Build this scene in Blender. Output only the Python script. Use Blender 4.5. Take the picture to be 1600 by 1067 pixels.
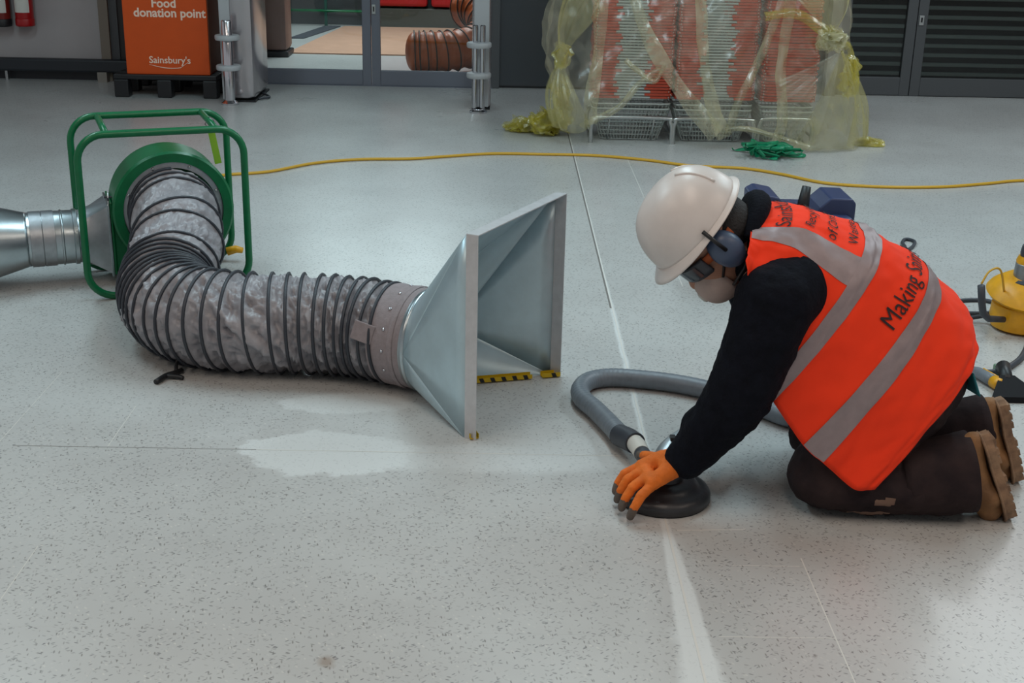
import bpy, bmesh, math, random
import numpy as np
from mathutils import Vector, Matrix, noise

for o in list(bpy.data.objects):
    bpy.data.objects.remove(o, do_unlink=True)
SC = bpy.context.scene
COL = SC.collection
PI = math.pi

# ------------------------------------------------------------------ camera
def srgb(r, g, b):
    f = lambda c: (c / 255 / 12.92) if c / 255 <= 0.04045 else ((c / 255 + 0.055) / 1.055) ** 2.4
    return (f(r), f(g), f(b), 1.0)

cam_d = bpy.data.cameras.new('camera')
cam = bpy.data.objects.new('camera', cam_d)
COL.objects.link(cam)
cam_d.sensor_fit = 'HORIZONTAL'
cam_d.sensor_width = 36.0
cam_d.lens = 36.0 * 2030 / 1600
cam_d.clip_start = 0.05
th, ps, ro = math.radians(19.6), math.radians(0.7), 0.022
fw = Vector((math.sin(ps) * math.cos(th), math.cos(ps) * math.cos(th), -math.sin(th)))
r0 = Vector((math.cos(ps), -math.sin(ps), 0))
u0 = r0.cross(fw)
rr = r0 * math.cos(ro) + u0 * math.sin(ro)
uu = u0 * math.cos(ro) - r0 * math.sin(ro)
mw = Matrix.Identity(4)
for i in range(3):
    mw[i][0], mw[i][1], mw[i][2] = rr[i], uu[i], -fw[i]
mw[2][3] = 1.5
cam.matrix_world = mw
SC.camera = cam

# ------------------------------------------------------------------ light
SC.view_settings.view_transform = 'Standard'
SC.view_settings.look = 'None'
SC.view_settings.gamma = 1.0
SC.view_settings.use_curve_mapping = False
SC.view_settings.exposure = 0.0
w = bpy.data.worlds.new('world')
SC.world = w
w.use_nodes = True
w.node_tree.nodes['Background'].inputs[0].default_value = (0.87, 0.87, 0.9, 1)
w.node_tree.nodes['Background'].inputs[1].default_value = 0.36

def area(name, loc, sx, sy, power, color, rot=(0, 0, 0)):
    d = bpy.data.lights.new(name, 'AREA')
    d.shape = 'RECTANGLE'
    d.size, d.size_y = sx, sy
    d.energy = power
    d.color = color
    o = bpy.data.objects.new(name, d)
    COL.objects.link(o)
    o.location = loc
    o.rotation_euler = rot
    return o

# rows of fluorescent ceiling tubes over the shop floor
for lx in (-2.6, 0.2, 3.0):
    area('ceiling_tube_or_fill_light', (lx, 1.2, 3.3), 0.35, 2.4, 31, (1.0, 0.84, 0.72))
    area('ceiling_tube_or_fill_light', (lx, 5.0, 3.3), 0.35, 2.4, 50, (0.70, 0.92, 1.0))
area('ceiling_tube_or_fill_light', (3.4, 7.6, 3.3), 0.35, 2.0, 40, (0.9, 0.96, 1.0))  # fill lamp added to brighten the right back floor, outside the tube rows
area('lobby_light', (-1.2, 12.2, 2.7), 1.6, 1.2, 110, (0.85, 0.97, 1.0))

# ------------------------------------------------------------------ materials
MATS = {}
def mat(name, col, rough=0.5, metal=0.0, var=0.0, scale=20.0, bump=0.0, bscale=60.0, spec=0.5, stretch=None,
        col2=None, trans=0.0, alpha=1.0, sheen=0.0):
    if name in MATS:
        return MATS[name]
    m = bpy.data.materials.new(name)
    m.use_nodes = True
    nt = m.node_tree
    b = nt.nodes['Principled BSDF']
    b.inputs['Base Color'].default_value = col
    b.inputs['Roughness'].default_value = rough
    b.inputs['Metallic'].default_value = metal
    b.inputs['Specular IOR Level'].default_value = spec
    if trans:
        b.inputs['Transmission Weight'].default_value = trans
    if alpha < 1:
        b.inputs['Alpha'].default_value = alpha
    if sheen:
        b.inputs['Sheen Weight'].default_value = sheen
    tc = nt.nodes.new('ShaderNodeTexCoord')
    src = tc.outputs['Object']
    if stretch:
        mp = nt.nodes.new('ShaderNodeMapping')
        mp.inputs['Scale'].default_value = stretch
        nt.links.new(src, mp.inputs[0])
        src = mp.outputs[0]
    if var or col2:
        n = nt.nodes.new('ShaderNodeTexNoise')
        n.inputs['Scale'].default_value = scale
        n.inputs['Detail'].default_value = 5
        n.inputs['Roughness'].default_value = 0.6
        nt.links.new(src, n.inputs['Vector'])
        r = nt.nodes.new('ShaderNodeValToRGB')
        c2 = col2 if col2 else tuple(max(0, c * (1 - var)) for c in col[:3]) + (1,)
        c1 = col if col2 else tuple(min(1, c * (1 + var)) for c in col[:3]) + (1,)
        r.color_ramp.elements[0].color = c2
        r.color_ramp.elements[1].color = c1
        r.color_ramp.elements[0].position = 0.35
        r.color_ramp.elements[1].position = 0.65
        nt.links.new(n.outputs['Fac'], r.inputs[0])
        nt.links.new(r.outputs[0], b.inputs['Base Color'])
    if bump:
        n2 = nt.nodes.new('ShaderNodeTexNoise')
        n2.inputs['Scale'].default_value = bscale
        n2.inputs['Detail'].default_value = 4
        nt.links.new(src, n2.inputs['Vector'])
        bp = nt.nodes.new('ShaderNodeBump')
        bp.inputs['Strength'].default_value = bump
        bp.inputs['Distance'].default_value = 0.01
        nt.links.new(n2.outputs['Fac'], bp.inputs['Height'])
        nt.links.new(bp.outputs[0], b.inputs['Normal'])
    MATS[name] = m
    return m

M_GREEN = mat('green_paint', srgb(0, 100, 58), 0.32, var=0.08, scale=30)
M_GALV = mat('galvanised_steel', srgb(178, 188, 192), 0.3, 1.0, var=0.07, scale=14, bump=0.03, bscale=30)
M_GALVH = mat('hood_galvanised', srgb(184, 206, 214), 0.38, 0.42, var=0.06, scale=9, bump=0.02, bscale=30)
M_GALVD = mat('dull_galvanised', srgb(168, 172, 176), 0.42, 1.0, var=0.1, scale=25, bump=0.05)
M_FLANGE = mat('flange_steel', srgb(200, 200, 202), 0.4, 0.4, var=0.06, scale=30)
M_CHROME = mat('chrome', srgb(205, 205, 210), 0.12, 1.0)
M_CHROMED = mat('dull_chrome', srgb(190, 194, 194), 0.28, 1.0)
M_FABRIC = mat('duct_fabric', srgb(150, 148, 153), 0.36, var=0.1, scale=18, bump=0.5, bscale=30)
M_WIRE = mat('duct_wire', srgb(46, 50, 58), 0.45)
M_CUFF = mat('cuff_canvas', srgb(142, 132, 134), 0.8, var=0.08, scale=60, bump=0.15, bscale=200)
M_BLACK = mat('black_plastic', srgb(24, 25, 28), 0.45)
M_RUBBER = mat('dark_rubber', srgb(44, 46, 50), 0.4, var=0.25, scale=14, bump=0.1, bscale=60)
M_DGREY = mat('dark_grey_plastic', srgb(58, 62, 70), 0.5)
M_GREYHOSE = mat('grey_hose', srgb(112, 120, 128), 0.42, var=0.08, scale=30)
M_WHITE = mat('white_plastic', srgb(214, 212, 204), 0.4)
M_WHITERING = mat('white_ring', srgb(176, 178, 180), 0.5)
M_HAT = mat('white_helmet', srgb(213, 207, 203), 0.35, var=0.05, scale=10)
M_ORANGE = mat('orange_vest', srgb(255, 57, 11), 0.85, var=0.05, scale=10, bump=0.12, bscale=25)
_b = M_ORANGE.node_tree.nodes['Principled BSDF']
M_REFL = mat('reflective_tape', srgb(150, 136, 138), 0.5, 0.25, var=0.06, scale=40)
M_INK = mat('dark_ink', srgb(48, 32, 34), 0.8)
M_SWEATER = mat('black_sweater', srgb(13, 16, 25), 0.9, var=0.25, scale=30, bump=0.3, bscale=120, spec=0.15)
M_TROUSER = mat('dark_trousers', srgb(58, 47, 47), 0.9, col2=srgb(40, 33, 36), scale=9, bump=0.4, bscale=28, spec=0.15)
M_SKIN = mat('skin', srgb(176, 130, 108), 0.55)
M_HAIR = mat('dark_hair', srgb(30, 26, 26), 0.7, bump=0.4, bscale=150)
M_BOOT = mat('tan_leather', srgb(150, 108, 68), 0.75, col2=srgb(122, 88, 58), scale=14, bump=0.3, bscale=60)
M_SOLE = mat('tan_sole', srgb(158, 126, 98), 0.8, col2=srgb(120, 94, 74), scale=30, bump=0.2)
M_GLOVE = mat('orange_glove', srgb(224, 112, 24), 0.7, var=0.1, scale=40, bump=0.2, bscale=160)
M_GLOVEG = mat('grey_latex', srgb(92, 82, 74), 0.6, var=0.2, scale=40, bump=0.2)
M_EAR = mat('blue_grey_cup', srgb(70, 86, 112), 0.4)
M_MASK = mat('respirator', srgb(186, 166, 158), 0.7, var=0.06, scale=30, bump=0.1)
M_YELLOW = mat('yellow_paint', srgb(222, 160, 22), 0.4, var=0.08, scale=30)
M_CORD = mat('yellow_cord', srgb(206, 158, 40), 0.45)
M_BLUE = mat('navy_plastic', srgb(44, 56, 92), 0.42, var=0.06)
M_STRAP = mat('green_strap', srgb(8, 128, 88), 0.35, var=0.15, scale=8)
M_TAG = mat('lime_tag', srgb(130, 176, 40), 0.6)
M_BIN = mat('orange_card', srgb(214, 79, 3), 0.6, var=0.03, scale=10)
M_BINTXT = mat('cream_print', srgb(250, 218, 196), 0.6)
M_BINSIDE = mat('brown_card', srgb(104, 50, 22), 0.6)
M_DARKWALL = mat('dark_panel', srgb(50, 54, 58), 0.25, var=0.1, scale=3)
M_RECESS = mat('dark_brown_panel', srgb(52, 48, 46), 0.5)
M_WALLW = mat('white_wall_paint', srgb(172, 166, 166), 0.6, var=0.03, scale=4)
M_DFRAME = mat('grey_door_frame', srgb(112, 116, 126), 0.45, 0.1)
M_DFRAME2 = mat('charcoal_door_frame', srgb(78, 80, 82), 0.5, 0.1)
M_SLAT = mat('shutter_slat', srgb(150, 156, 152), 0.5, 0.1)
M_RAIL = mat('black_kick_rail', srgb(36, 40, 46), 0.45)
M_RED = mat('red_enamel', srgb(168, 20, 24), 0.3)
M_MAT = mat('tan_mat', srgb(188, 146, 122), 0.95, var=0.06, scale=6, bump=0.2, bscale=150)
M_DMAT = mat('dark_mat', srgb(62, 66, 74), 0.95)
M_BROWN = mat('brown_column', srgb(120, 88, 80), 0.45, var=0.1, scale=5)
M_CEIL = mat('ceiling_tile', srgb(190, 192, 192), 0.9)
M_ODUCT = mat('orange_duct_film', srgb(176, 82, 34), 0.45, var=0.12, scale=14, bump=0.35, bscale=24)
M_BHANDLE = mat('orange_basket_handle', srgb(176, 64, 42), 0.55)
M_BWIRE = mat('basket_wire', srgb(186, 192, 190), 0.4, 0.3)
M_TEAL = mat('teal_shirt', srgb(40, 120, 130), 0.8)
M_HAZ = mat('hazard_tape_yellow', srgb(200, 168, 20), 0.5)

def glass_mat(name, tint, rough):
    m = bpy.data.materials.new(name)
    m.use_nodes = True
    nt = m.node_tree
    nt.nodes.remove(nt.nodes['Principled BSDF'])
    t = nt.nodes.new('ShaderNodeBsdfTransparent')
    t.inputs[0].default_value = tint
    g = nt.nodes.new('ShaderNodeBsdfGlossy')
    g.inputs['Roughness'].default_value = rough
    fr = nt.nodes.new('ShaderNodeFresnel')
    fr.inputs[0].default_value = 1.45
    mx = nt.nodes.new('ShaderNodeMixShader')
    nt.links.new(fr.outputs[0], mx.inputs[0])
    nt.links.new(t.outputs[0], mx.inputs[1])
    nt.links.new(g.outputs[0], mx.inputs[2])
    nt.links.new(mx.outputs[0], nt.nodes['Material Output'].inputs[0])
    return m
M_GLASS = glass_mat('door_glass', (0.86, 0.9, 0.9, 1), 0.02)
M_DGLASS = glass_mat('dusky_glass', (0.72, 0.75, 0.74, 1), 0.08)

def film_mat(name, col, dens):
    m = bpy.data.materials.new(name)
    m.use_nodes = True
    nt = m.node_tree
    nt.nodes.remove(nt.nodes['Principled BSDF'])
    N, L = nt.nodes.new, nt.links.new
    t = N('ShaderNodeBsdfTransparent'); t.inputs[0].default_value = (0.985, 0.98, 0.93, 1)
    d = N('ShaderNodeBsdfDiffuse'); d.inputs[0].default_value = col
    tl = N('ShaderNodeBsdfTranslucent'); tl.inputs[0].default_value = col
    g = N('ShaderNodeBsdfGlossy'); g.inputs['Roughness'].default_value = 0.25
    m1 = N('ShaderNodeMixShader'); m1.inputs[0].default_value = 0.5
    L(d.outputs[0], m1.inputs[1]); L(tl.outputs[0], m1.inputs[2])
    m2 = N('ShaderNodeMixShader'); m2.inputs[0].default_value = 0.25
    L(m1.outputs[0], m2.inputs[1]); L(g.outputs[0], m2.inputs[2])
    tc = N('ShaderNodeTexCoord')
    n = N('ShaderNodeTexNoise'); n.inputs['Scale'].default_value = 5; n.inputs['Detail'].default_value = 6
    n.inputs['Distortion'].default_value = 1.5
    L(tc.outputs['Object'], n.inputs['Vector'])
    mr = N('ShaderNodeMapRange')
    mr.inputs['From Min'].default_value = 0.35; mr.inputs['From Max'].default_value = 0.7
    mr.inputs['To Min'].default_value = dens * 0.5; mr.inputs['To Max'].default_value = dens * 1.5
    L(n.outputs['Fac'], mr.inputs['Value'])
    mx = N('ShaderNodeMixShader')
    L(mr.outputs[0], mx.inputs[0]); L(t.outputs[0], mx.inputs[1]); L(m2.outputs[0], mx.inputs[2])
    L(mx.outputs[0], nt.nodes['Material Output'].inputs[0])
    return m
M_FILM = film_mat('clear_yellow_film', srgb(234, 230, 204), 0.24)
M_FILMF = film_mat('film_fold', srgb(234, 228, 188), 0.42)
M_FILMY = film_mat('bunched_yellow_film', srgb(232, 220, 92), 0.42)

# floor: grey vinyl tile with dark flecks, white sanding dust
def floor_mat():
    m = bpy.data.materials.new('speckled_floor')
    m.use_nodes = True
    nt = m.node_tree
    N, L = nt.nodes.new, nt.links.new
    b = nt.nodes['Principled BSDF']
    geo = N('ShaderNodeNewGeometry')
    pos = geo.outputs['Position']
    sep = N('ShaderNodeSeparateXYZ'); L(pos, sep.inputs[0])
    X, Y = sep.outputs[0], sep.outputs[1]
    def mth(op, a, c=None, cl=False):
        n = N('ShaderNodeMath'); n.operation = op; n.use_clamp = cl
        for i, v in enumerate((a, c)):
            if v is None: continue
            if isinstance(v, (int, float)): n.inputs[i].default_value = v
            else: L(v, n.inputs[i])
        return n.outputs[0]
    def step(v, a, c):
        n = N('ShaderNodeMapRange'); n.interpolation_type = 'SMOOTHSTEP'
        L(v, n.inputs['Value']); n.inputs['From Min'].default_value = a; n.inputs['From Max'].default_value = c
        return n.outputs[0]
    def nz(scale, det=4, rough=0.6):
        n = N('ShaderNodeTexNoise'); n.inputs['Scale'].default_value = scale
        n.inputs['Detail'].default_value = det; n.inputs['Roughness'].default_value = rough
        L(pos, n.inputs['Vector']); return n.outputs['Fac']
    def mix(f, c1, c2):
        n = N('ShaderNodeMix'); n.data_type = 'RGBA'
        if isinstance(f, (int, float)): n.inputs[0].default_value = f
        else: L(f, n.inputs[0])
        for k, c in ((6, c1), (7, c2)):
            if isinstance(c, tuple): n.inputs[k].default_value = c
            else: L(c, n.inputs[k])
        return n.outputs[2]
    base = mix(step(nz(1.3), 0.35, 0.65), srgb(182, 182, 180), srgb(191, 192, 190))
    # flecks: three stretched voronoi layers in three directions
    col = base
    for k, (ang, sx, sy, dens, tone) in enumerate(((20, 62, 190, 0.25, srgb(98, 96, 96)), (80, 58, 180, 0.25, srgb(108, 104, 100)),
                                            (140, 66, 200, 0.25, srgb(90, 90, 94)), (50, 70, 150, 0.12, srgb(206, 204, 198)))):
        mp = N('ShaderNodeMapping'); mp.vector_type = 'POINT'
        rot = N('ShaderNodeVectorRotate'); rot.rotation_type = 'Z_AXIS'; rot.inputs['Angle'].default_value = math.radians(ang)
        L(pos, rot.inputs['Vector'])
        L(rot.outputs[0], mp.inputs[0]); mp.inputs['Scale'].default_value = (sx, sy, 0.0)
        mp.inputs['Location'].default_value = (k * 7.3, k * 3.1, k * 11.0)
        v = N('ShaderNodeTexVoronoi'); v.inputs['Scale'].default_value = 1.0
        L(mp.outputs[0], v.inputs['Vector'])
        sc = N('ShaderNodeSeparateColor'); L(v.outputs['Color'], sc.inputs[0])
        on = mth('LESS_THAN', sc.outputs[0], dens)
        f = mth('MULTIPLY', step(v.outputs['Distance'], 0.42, 0.22), on)
        f = mth('MULTIPLY', f, mth('ADD', mth('MULTIPLY', sc.outputs[1], 0.6), 0.18))
        col = mix(f, col, tone)
    # dust
    wob = mth('MULTIPLY', mth('SUBTRACT', nz(7), 0.5), 1.0)
    wobf = mth('MULTIPLY', mth('SUBTRACT', nz(30), 0.5), 0.3)
    wb = mth('ADD', wob, wobf)
    dust = None
    for cx, cy, rx, ry, soft, amt in ((-0.45, 3.63, 0.23, 0.10, 0.3, 0.62), (-0.47, 3.27, 0.26, 0.15, 0.15, 0.68), (-0.02, 3.25, 0.56, 0.12, 0.5, 0.45),
                                      (0.2, 3.33, 0.30, 0.17, 0.7, 0.4), (-0.3, 3.45, 0.75, 0.42, 0.9, 0.3), (0.44, 3.0, 0.35, 0.3, 0.9, 0.35),
                                      (-1.2, 3.6, 0.5, 0.25, 0.9, 0.2), (0.42, 2.15, 0.06, 0.35, 0.5, 0.7)):
        dx = mth('DIVIDE', mth('SUBTRACT', X, cx), rx)
        dy = mth('DIVIDE', mth('SUBTRACT', Y, cy), ry)
        d = mth('SQRT', mth('ADD', mth('MULTIPLY', dx, dx), mth('MULTIPLY', dy, dy)))
        d = mth('ADD', d, wb)
        s = mth('MULTIPLY', step(d, 1.0, 1.0 - soft), amt)
        dust = s if dust is None else mth('MAXIMUM', dust, s)
    # dust along the seam
    wl = mth('MULTIPLY', mth('SUBTRACT', nz(5), 0.5), 0.02)
    dl = mth('ABSOLUTE', mth('ADD', mth('SUBTRACT', X, 0.426), wl))
    wid = mth('MAXIMUM', mth('MULTIPLY', step(Y, 3.35, 2.15), 0.036), mth('MULTIPLY', step(Y, 5.6, 4.3), 0.009))
    sl = step(mth('SUBTRACT', dl, wid), 0.006, -0.006)
    sl = mth('MULTIPLY', mth('MULTIPLY', sl, step(Y, 6.2, 4.4)), 0.75)
    dust = mth('MAXIMUM', dust, sl)
    col = mix(dust, col, srgb(214, 217, 216))
    # small brown scuff near the camera
    dx = mth('DIVIDE', mth('SUBTRACT', X, -0.333), 0.025); dy = mth('DIVIDE', mth('SUBTRACT', Y, 2.26), 0.03)
    d = mth('ADD', mth('SQRT', mth('ADD', mth('MULTIPLY', dx, dx), mth('MULTIPLY', dy, dy))), mth('MULTIPLY', wobf, 3))
    col = mix(mth('MULTIPLY', step(d, 1.0, 0.2), 0.55), col, srgb(128, 100, 74))
    L(col, b.inputs['Base Color'])
    rg = mth('ADD', mth('MULTIPLY', nz(2.0), 0.16), 0.22)
    rg = mth('ADD', rg, mth('MULTIPLY', dust, 0.45))
    L(rg, b.inputs['Roughness'])
    b.inputs['Specular IOR Level'].default_value = 0.45
    bp = N('ShaderNodeBump'); bp.inputs['Strength'].default_value = 0.03; bp.inputs['Distance'].default_value = 0.005
    L(nz(9), bp.inputs['Height']); L(bp.outputs[0], b.inputs['Normal'])
    return m
M_FLOOR = floor_mat()
M_JOINTD = mat('dark_joint', srgb(120, 116, 112), 0.8)
M_JOINTW = mat('white_joint', srgb(212, 210, 204), 0.8)

# ------------------------------------------------------------------ mesh helpers
class MB:
    def __init__(s):
        s.v, s.f = [], []
    def add(s, vs, fs):
        k = len(s.v)
        s.v += [tuple(p) for p in vs]
        s.f += [tuple(i + k for i in f) for f in fs]
        return s
    def box(s, x0, x1, y0, y1, z0, z1, bev=0.0, M=None):
        if bev <= 0:
            vs = [(x, y, z) for z in (z0, z1) for y in (y0, y1) for x in (x0, x1)]
            fs = [(0, 2, 3, 1), (4, 5, 7, 6), (0, 1, 5, 4), (1, 3, 7, 5), (3, 2, 6, 7), (2, 0, 4, 6)]
        else:
            bm = bmesh.new()
            bmesh.ops.create_cube(bm, size=1)
            for v in bm.verts:
                v.co = Vector(((x0 + x1) / 2 + v.co.x * (x1 - x0), (y0 + y1) / 2 + v.co.y * (y1 - y0), (z0 + z1) / 2 + v.co.z * (z1 - z0)))
            bmesh.ops.bevel(bm, geom=bm.edges[:], offset=bev, segments=2, affect='EDGES', profile=0.5)
            bm.verts.index_update()
            vs = [tuple(v.co) for v in bm.verts]
            fs = [tuple(v.index for v in f.verts) for f in bm.faces]
            bm.free()
        if M is not None:
            vs = [tuple(M @ Vector(p)) for p in vs]
        return s.add(vs, fs)
    def tube(s, path, r, n=10, closed=False, caps=True, flat=1.0):
        P = [Vector(p) for p in path]
        m = len(P)
        R = r if isinstance(r, (list, tuple)) else [r] * m
        T = []
        for i in range(m):
            a = P[(i - 1) % m] if (closed or i > 0) else P[i]
            c = P[(i + 1) % m] if (closed or i < m - 1) else P[i]
            T.append((c - a).normalized())
        up = Vector((0, 0, 1)) if abs(T[0].z) < 0.9 else Vector((0, 1, 0))
        nrm = (up - T[0] * up.dot(T[0])).normalized()
        vs = []
        for i in range(m):
            nrm = (nrm - T[i] * nrm.dot(T[i])).normalized()
            bi = T[i].cross(nrm)
            for k in range(n):
                a = 2 * PI * k / n
                vs.append(P[i] + (nrm * math.cos(a) * flat + bi * math.sin(a)) * R[i])
        fs = []
        for i in range(m if closed else m - 1):
            j = (i + 1) % m
            for k in range(n):
                k2 = (k + 1) % n
                fs.append((i * n + k, i * n + k2, j * n + k2, j * n + k))
        if caps and not closed:
            fs.append(tuple(range(n))[::-1])
            fs.append(tuple((m - 1) * n + k for k in range(n)))
        return s.add(vs, fs)
    def lathe(s, prof, n=32, M=None, cap0=True, cap1=True):
        vs, fs = [], []
        for (r, z) in prof:
            for k in range(n):
                a = 2 * PI * k / n
                vs.append(Vector((r * math.cos(a), r * math.sin(a), z)))
        for i in range(len(prof) - 1):
            for k in range(n):
                k2 = (k + 1) % n
                fs.append((i * n + k, i * n + k2, (i + 1) * n + k2, (i + 1) * n + k))
        if cap0: fs.append(tuple(range(n))[::-1])
        if cap1: fs.append(tuple((len(prof) - 1) * n + k for k in range(n)))
        if M is not None: vs = [M @ v for v in vs]
        return s.add(vs, fs)
    def grid(s, fn, nu, nv, wrapv=False):
        vs = [fn(i / (nu - 1), j / (nv if wrapv else nv - 1)) for i in range(nu) for j in range(nv)]
        fs = []
        for i in range(nu - 1):
            for j in range(nv if wrapv else nv - 1):
                j2 = (j + 1) % nv
                fs.append((i * nv + j, i * nv + j2, (i + 1) * nv + j2, (i + 1) * nv + j))
        return s.add(vs, fs)
    def sphere(s, c, r, nu=16, nv=10, M=None):
        rx, ry, rz = (r, r, r) if isinstance(r, (int, float)) else r
        prof = []
        vs, fs = [], []
        for i in range(nv + 1):
            a = -PI / 2 + PI * i / nv
            for k in range(nu):
                b = 2 * PI * k / nu
                p = Vector((rx * math.cos(a) * math.cos(b), ry * math.cos(a) * math.sin(b), rz * math.sin(a)))
                vs.append((M @ p if M is not None else p) + Vector(c))
        for i in range(nv):
            for k in range(nu):
                k2 = (k + 1) % nu
                fs.append((i * nu + k, i * nu + k2, (i + 1) * nu + k2, (i + 1) * nu + k))
        return s.add(vs, fs)

BASE = {}
def thing(name, label, cat, base=(0, 0, 0), group=None):
    o = bpy.data.objects.new(name, None)
    o.empty_display_size = 0.1
    COL.objects.link(o)
    o.location = base
    BASE[o] = Vector(base)
    o['label'] = label
    o['category'] = cat
    if group: o['group'] = group
    return o

def link_mesh(name, me, m, parent, smooth, base):
    if smooth:
        for p in me.polygons: p.use_smooth = True
    if smooth == 'auto':
        pass
    o = bpy.data.objects.new(name, me)
    if m: me.materials.append(m)
    COL.objects.link(o)
    if parent is not None:
        o.parent = parent
        BASE[o] = BASE[parent]
    else:
        o.location = base
        BASE[o] = base
    return o

def part(name, mb, m, parent=None, smooth=False, base=None, sharp=None, solid=0, label=None):
    b = BASE[parent] if parent is not None else Vector(base if base else (0, 0, 0))
    me = bpy.data.meshes.new(name)
    me.from_pydata([(p[0] - b[0], p[1] - b[1], p[2] - b[2]) for p in mb.v], [], mb.f)
    bm = bmesh.new(); bm.from_mesh(me)
    bmesh.ops.remove_doubles(bm, verts=bm.verts, dist=1e-6)
    bmesh.ops.recalc_face_normals(bm, faces=bm.faces)
    bm.to_mesh(me); bm.free()
    if smooth and sharp:
        me.set_sharp_from_angle(angle=math.radians(sharp)) if False else None
    o = link_mesh(name, me, m, parent, smooth, b)
    if smooth and sharp:
        try:
            me.set_sharp_from_angle(angle=math.radians(sharp))
        except Exception:
            pass
    if solid:
        md = o.modifiers.new('solid', 'SOLIDIFY'); md.thickness = solid; md.offset = 0
    if label: o['label'] = label
    return o

def tag(o, label, cat, group=None):
    o['label'] = label; o['category'] = cat
    if group: o['group'] = group
    return o

def struct(name, mb, m, smooth=False, parent=None):
    o = part(name, mb, m, parent, smooth)
    if parent is None: o['kind'] = 'structure'
    return o

def spline(pts, n, closed=False):
    P = [Vector(p) for p in pts]
    m = len(P)
    segs = m if closed else m - 1
    out = []
    for q in range(n + (0 if closed else 1)):
        t = q / n * segs
        i = min(int(t), segs - 1); f = t - i
        g = lambda k: P[k % m] if closed else P[max(0, min(m - 1, k))]
        a, b, c, d = g(i - 1), g(i), g(i + 1), g(i + 2)
        if not closed and i - 1 < 0: a = b * 2 - c
        if not closed and i + 2 > m - 1: d = c * 2 - b
        out.append(0.5 * ((2 * b) + (c - a) * f + (2 * a - 5 * b + 4 * c - d) * f * f + (3 * b - a - 3 * c + d) * f ** 3))
    return out

def rounded_loop(w, h, r, n=6):
    pts = []
    for cx, cz, a0 in ((w / 2 - r, h - r, 0), (-w / 2 + r, h - r, 90), (-w / 2 + r, r, 180), (w / 2 - r, r, 270)):
        for k in range(n + 1):
            a = math.radians(a0 + 90 * k / n)
            pts.append((cx + r * math.cos(a), cz + r * math.sin(a)))
    return pts

def frame_m(o, x, y, z):
    M = Matrix.Identity(4)
    for i in range(3):
        M[i][0], M[i][1], M[i][2], M[i][3] = x[i], y[i], z[i], o[i]
    return M

def axis_m(o, d, ref=(0, 0, 1)):
    z = Vector(d).normalized(); r = Vector(ref)
    if abs(z.dot(r.normalized())) > 0.95: r = Vector((1, 0, 0))
    x = r.cross(z).normalized(); y = z.cross(x)
    return frame_m(Vector(o), x, y, z)

def text_mesh(txt, size, extrude=0.0, bold=0.0):
    cu = bpy.data.curves.new('t', 'FONT')
    cu.body = txt; cu.size = size; cu.extrude = extrude; cu.offset = bold
    cu.resolution_u = 3
    to = bpy.data.objects.new('t', cu)
    COL.objects.link(to)
    dg = bpy.context.evaluated_depsgraph_get()
    me = bpy.data.meshes.new_from_object(to.evaluated_get(dg))
    bpy.data.objects.remove(to, do_unlink=True); bpy.data.curves.remove(cu)
    return me

def text_mb(txt, size, fn, bold=0.0, cuts=0):
    me = text_mesh(txt, size, bold=bold)
    bm = bmesh.new(); bm.from_mesh(me)
    bmesh.ops.triangulate(bm, faces=bm.faces[:])
    if cuts:
        for _ in range(cuts):
            es = [e for e in bm.edges if e.calc_length() > size * 0.12]
            if not es: break
            bmesh.ops.subdivide_edges(bm, edges=es, cuts=1, use_grid_fill=False)
            bmesh.ops.triangulate(bm, faces=bm.faces[:])
    bm.verts.index_update()
    mb = MB()
    mb.add([fn(v.co.x, v.co.y) for v in bm.verts], [tuple(v.index for v in f.verts) for f in bm.faces])
    wmax = max(v.co.x for v in bm.verts)
    bm.free(); bpy.data.meshes.remove(me)
    return mb

def blob(name, chains, mats, parent, voxel=0.012, smooth_it=6, disp=None, pick=None, label=None, extra=None):
    """continuous surface grown over chains of (point, radius[, (sx,sy,sz)])"""
    mb = MB()
    for ch in chains:
        for i in range(len(ch)):
            p, r = Vector(ch[i][0]), ch[i][1]
            mb.sphere(p, r, 16, 10)
            if i + 1 < len(ch):
                q, r2 = Vector(ch[i + 1][0]), ch[i + 1][1]
                n = max(1, int((q - p).length / (min(r, r2) * 0.3)))
                for k in range(1, n):
                    f = k / n
                    mb.sphere(p.lerp(q, f), r + (r2 - r) * f, 16, 10)
    if extra: mb.add(extra.v, extra.f)
    b = BASE[parent]
    me = bpy.data.meshes.new(name)
    me.from_pydata([(p[0] - b[0], p[1] - b[1], p[2] - b[2]) for p in mb.v], [], mb.f)
    tmp = bpy.data.objects.new('tmp', me); COL.objects.link(tmp)
    md = tmp.modifiers.new('r', 'REMESH'); md.mode = 'VOXEL'; md.voxel_size = voxel
    sm = tmp.modifiers.new('s', 'SMOOTH'); sm.iterations = smooth_it; sm.factor = 0.5
    dg = bpy.context.evaluated_depsgraph_get()
    me2 = bpy.data.meshes.new_from_object(tmp.evaluated_get(dg))
    bpy.data.objects.remove(tmp, do_unlink=True); bpy.data.meshes.remove(me)
    me2.name = name
    if disp:
        nn = [v.normal.copy() for v in me2.vertices]
        for v, n in zip(me2.vertices, nn):
            v.co += n * disp(v.co + b)
    for p in me2.polygons: p.use_smooth = True
    o = bpy.data.objects.new(name, me2)
    COL.objects.link(o); o.parent = parent; BASE[o] = b
    if not isinstance(mats, (list, tuple)): mats = [mats]
    me2.materials.clear()
    for m in mats: me2.materials.append(m)
    if pick:
        for p in me2.polygons: p.material_index = pick(p.center + b)
    if label: o['label'] = label
    return o

rnd = random.Random(7)

# ------------------------------------------------------------------ setting
fl = struct('floor', MB().box(-9, 9, -5, 20, -0.1, -0.006), M_FLOOR)
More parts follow.
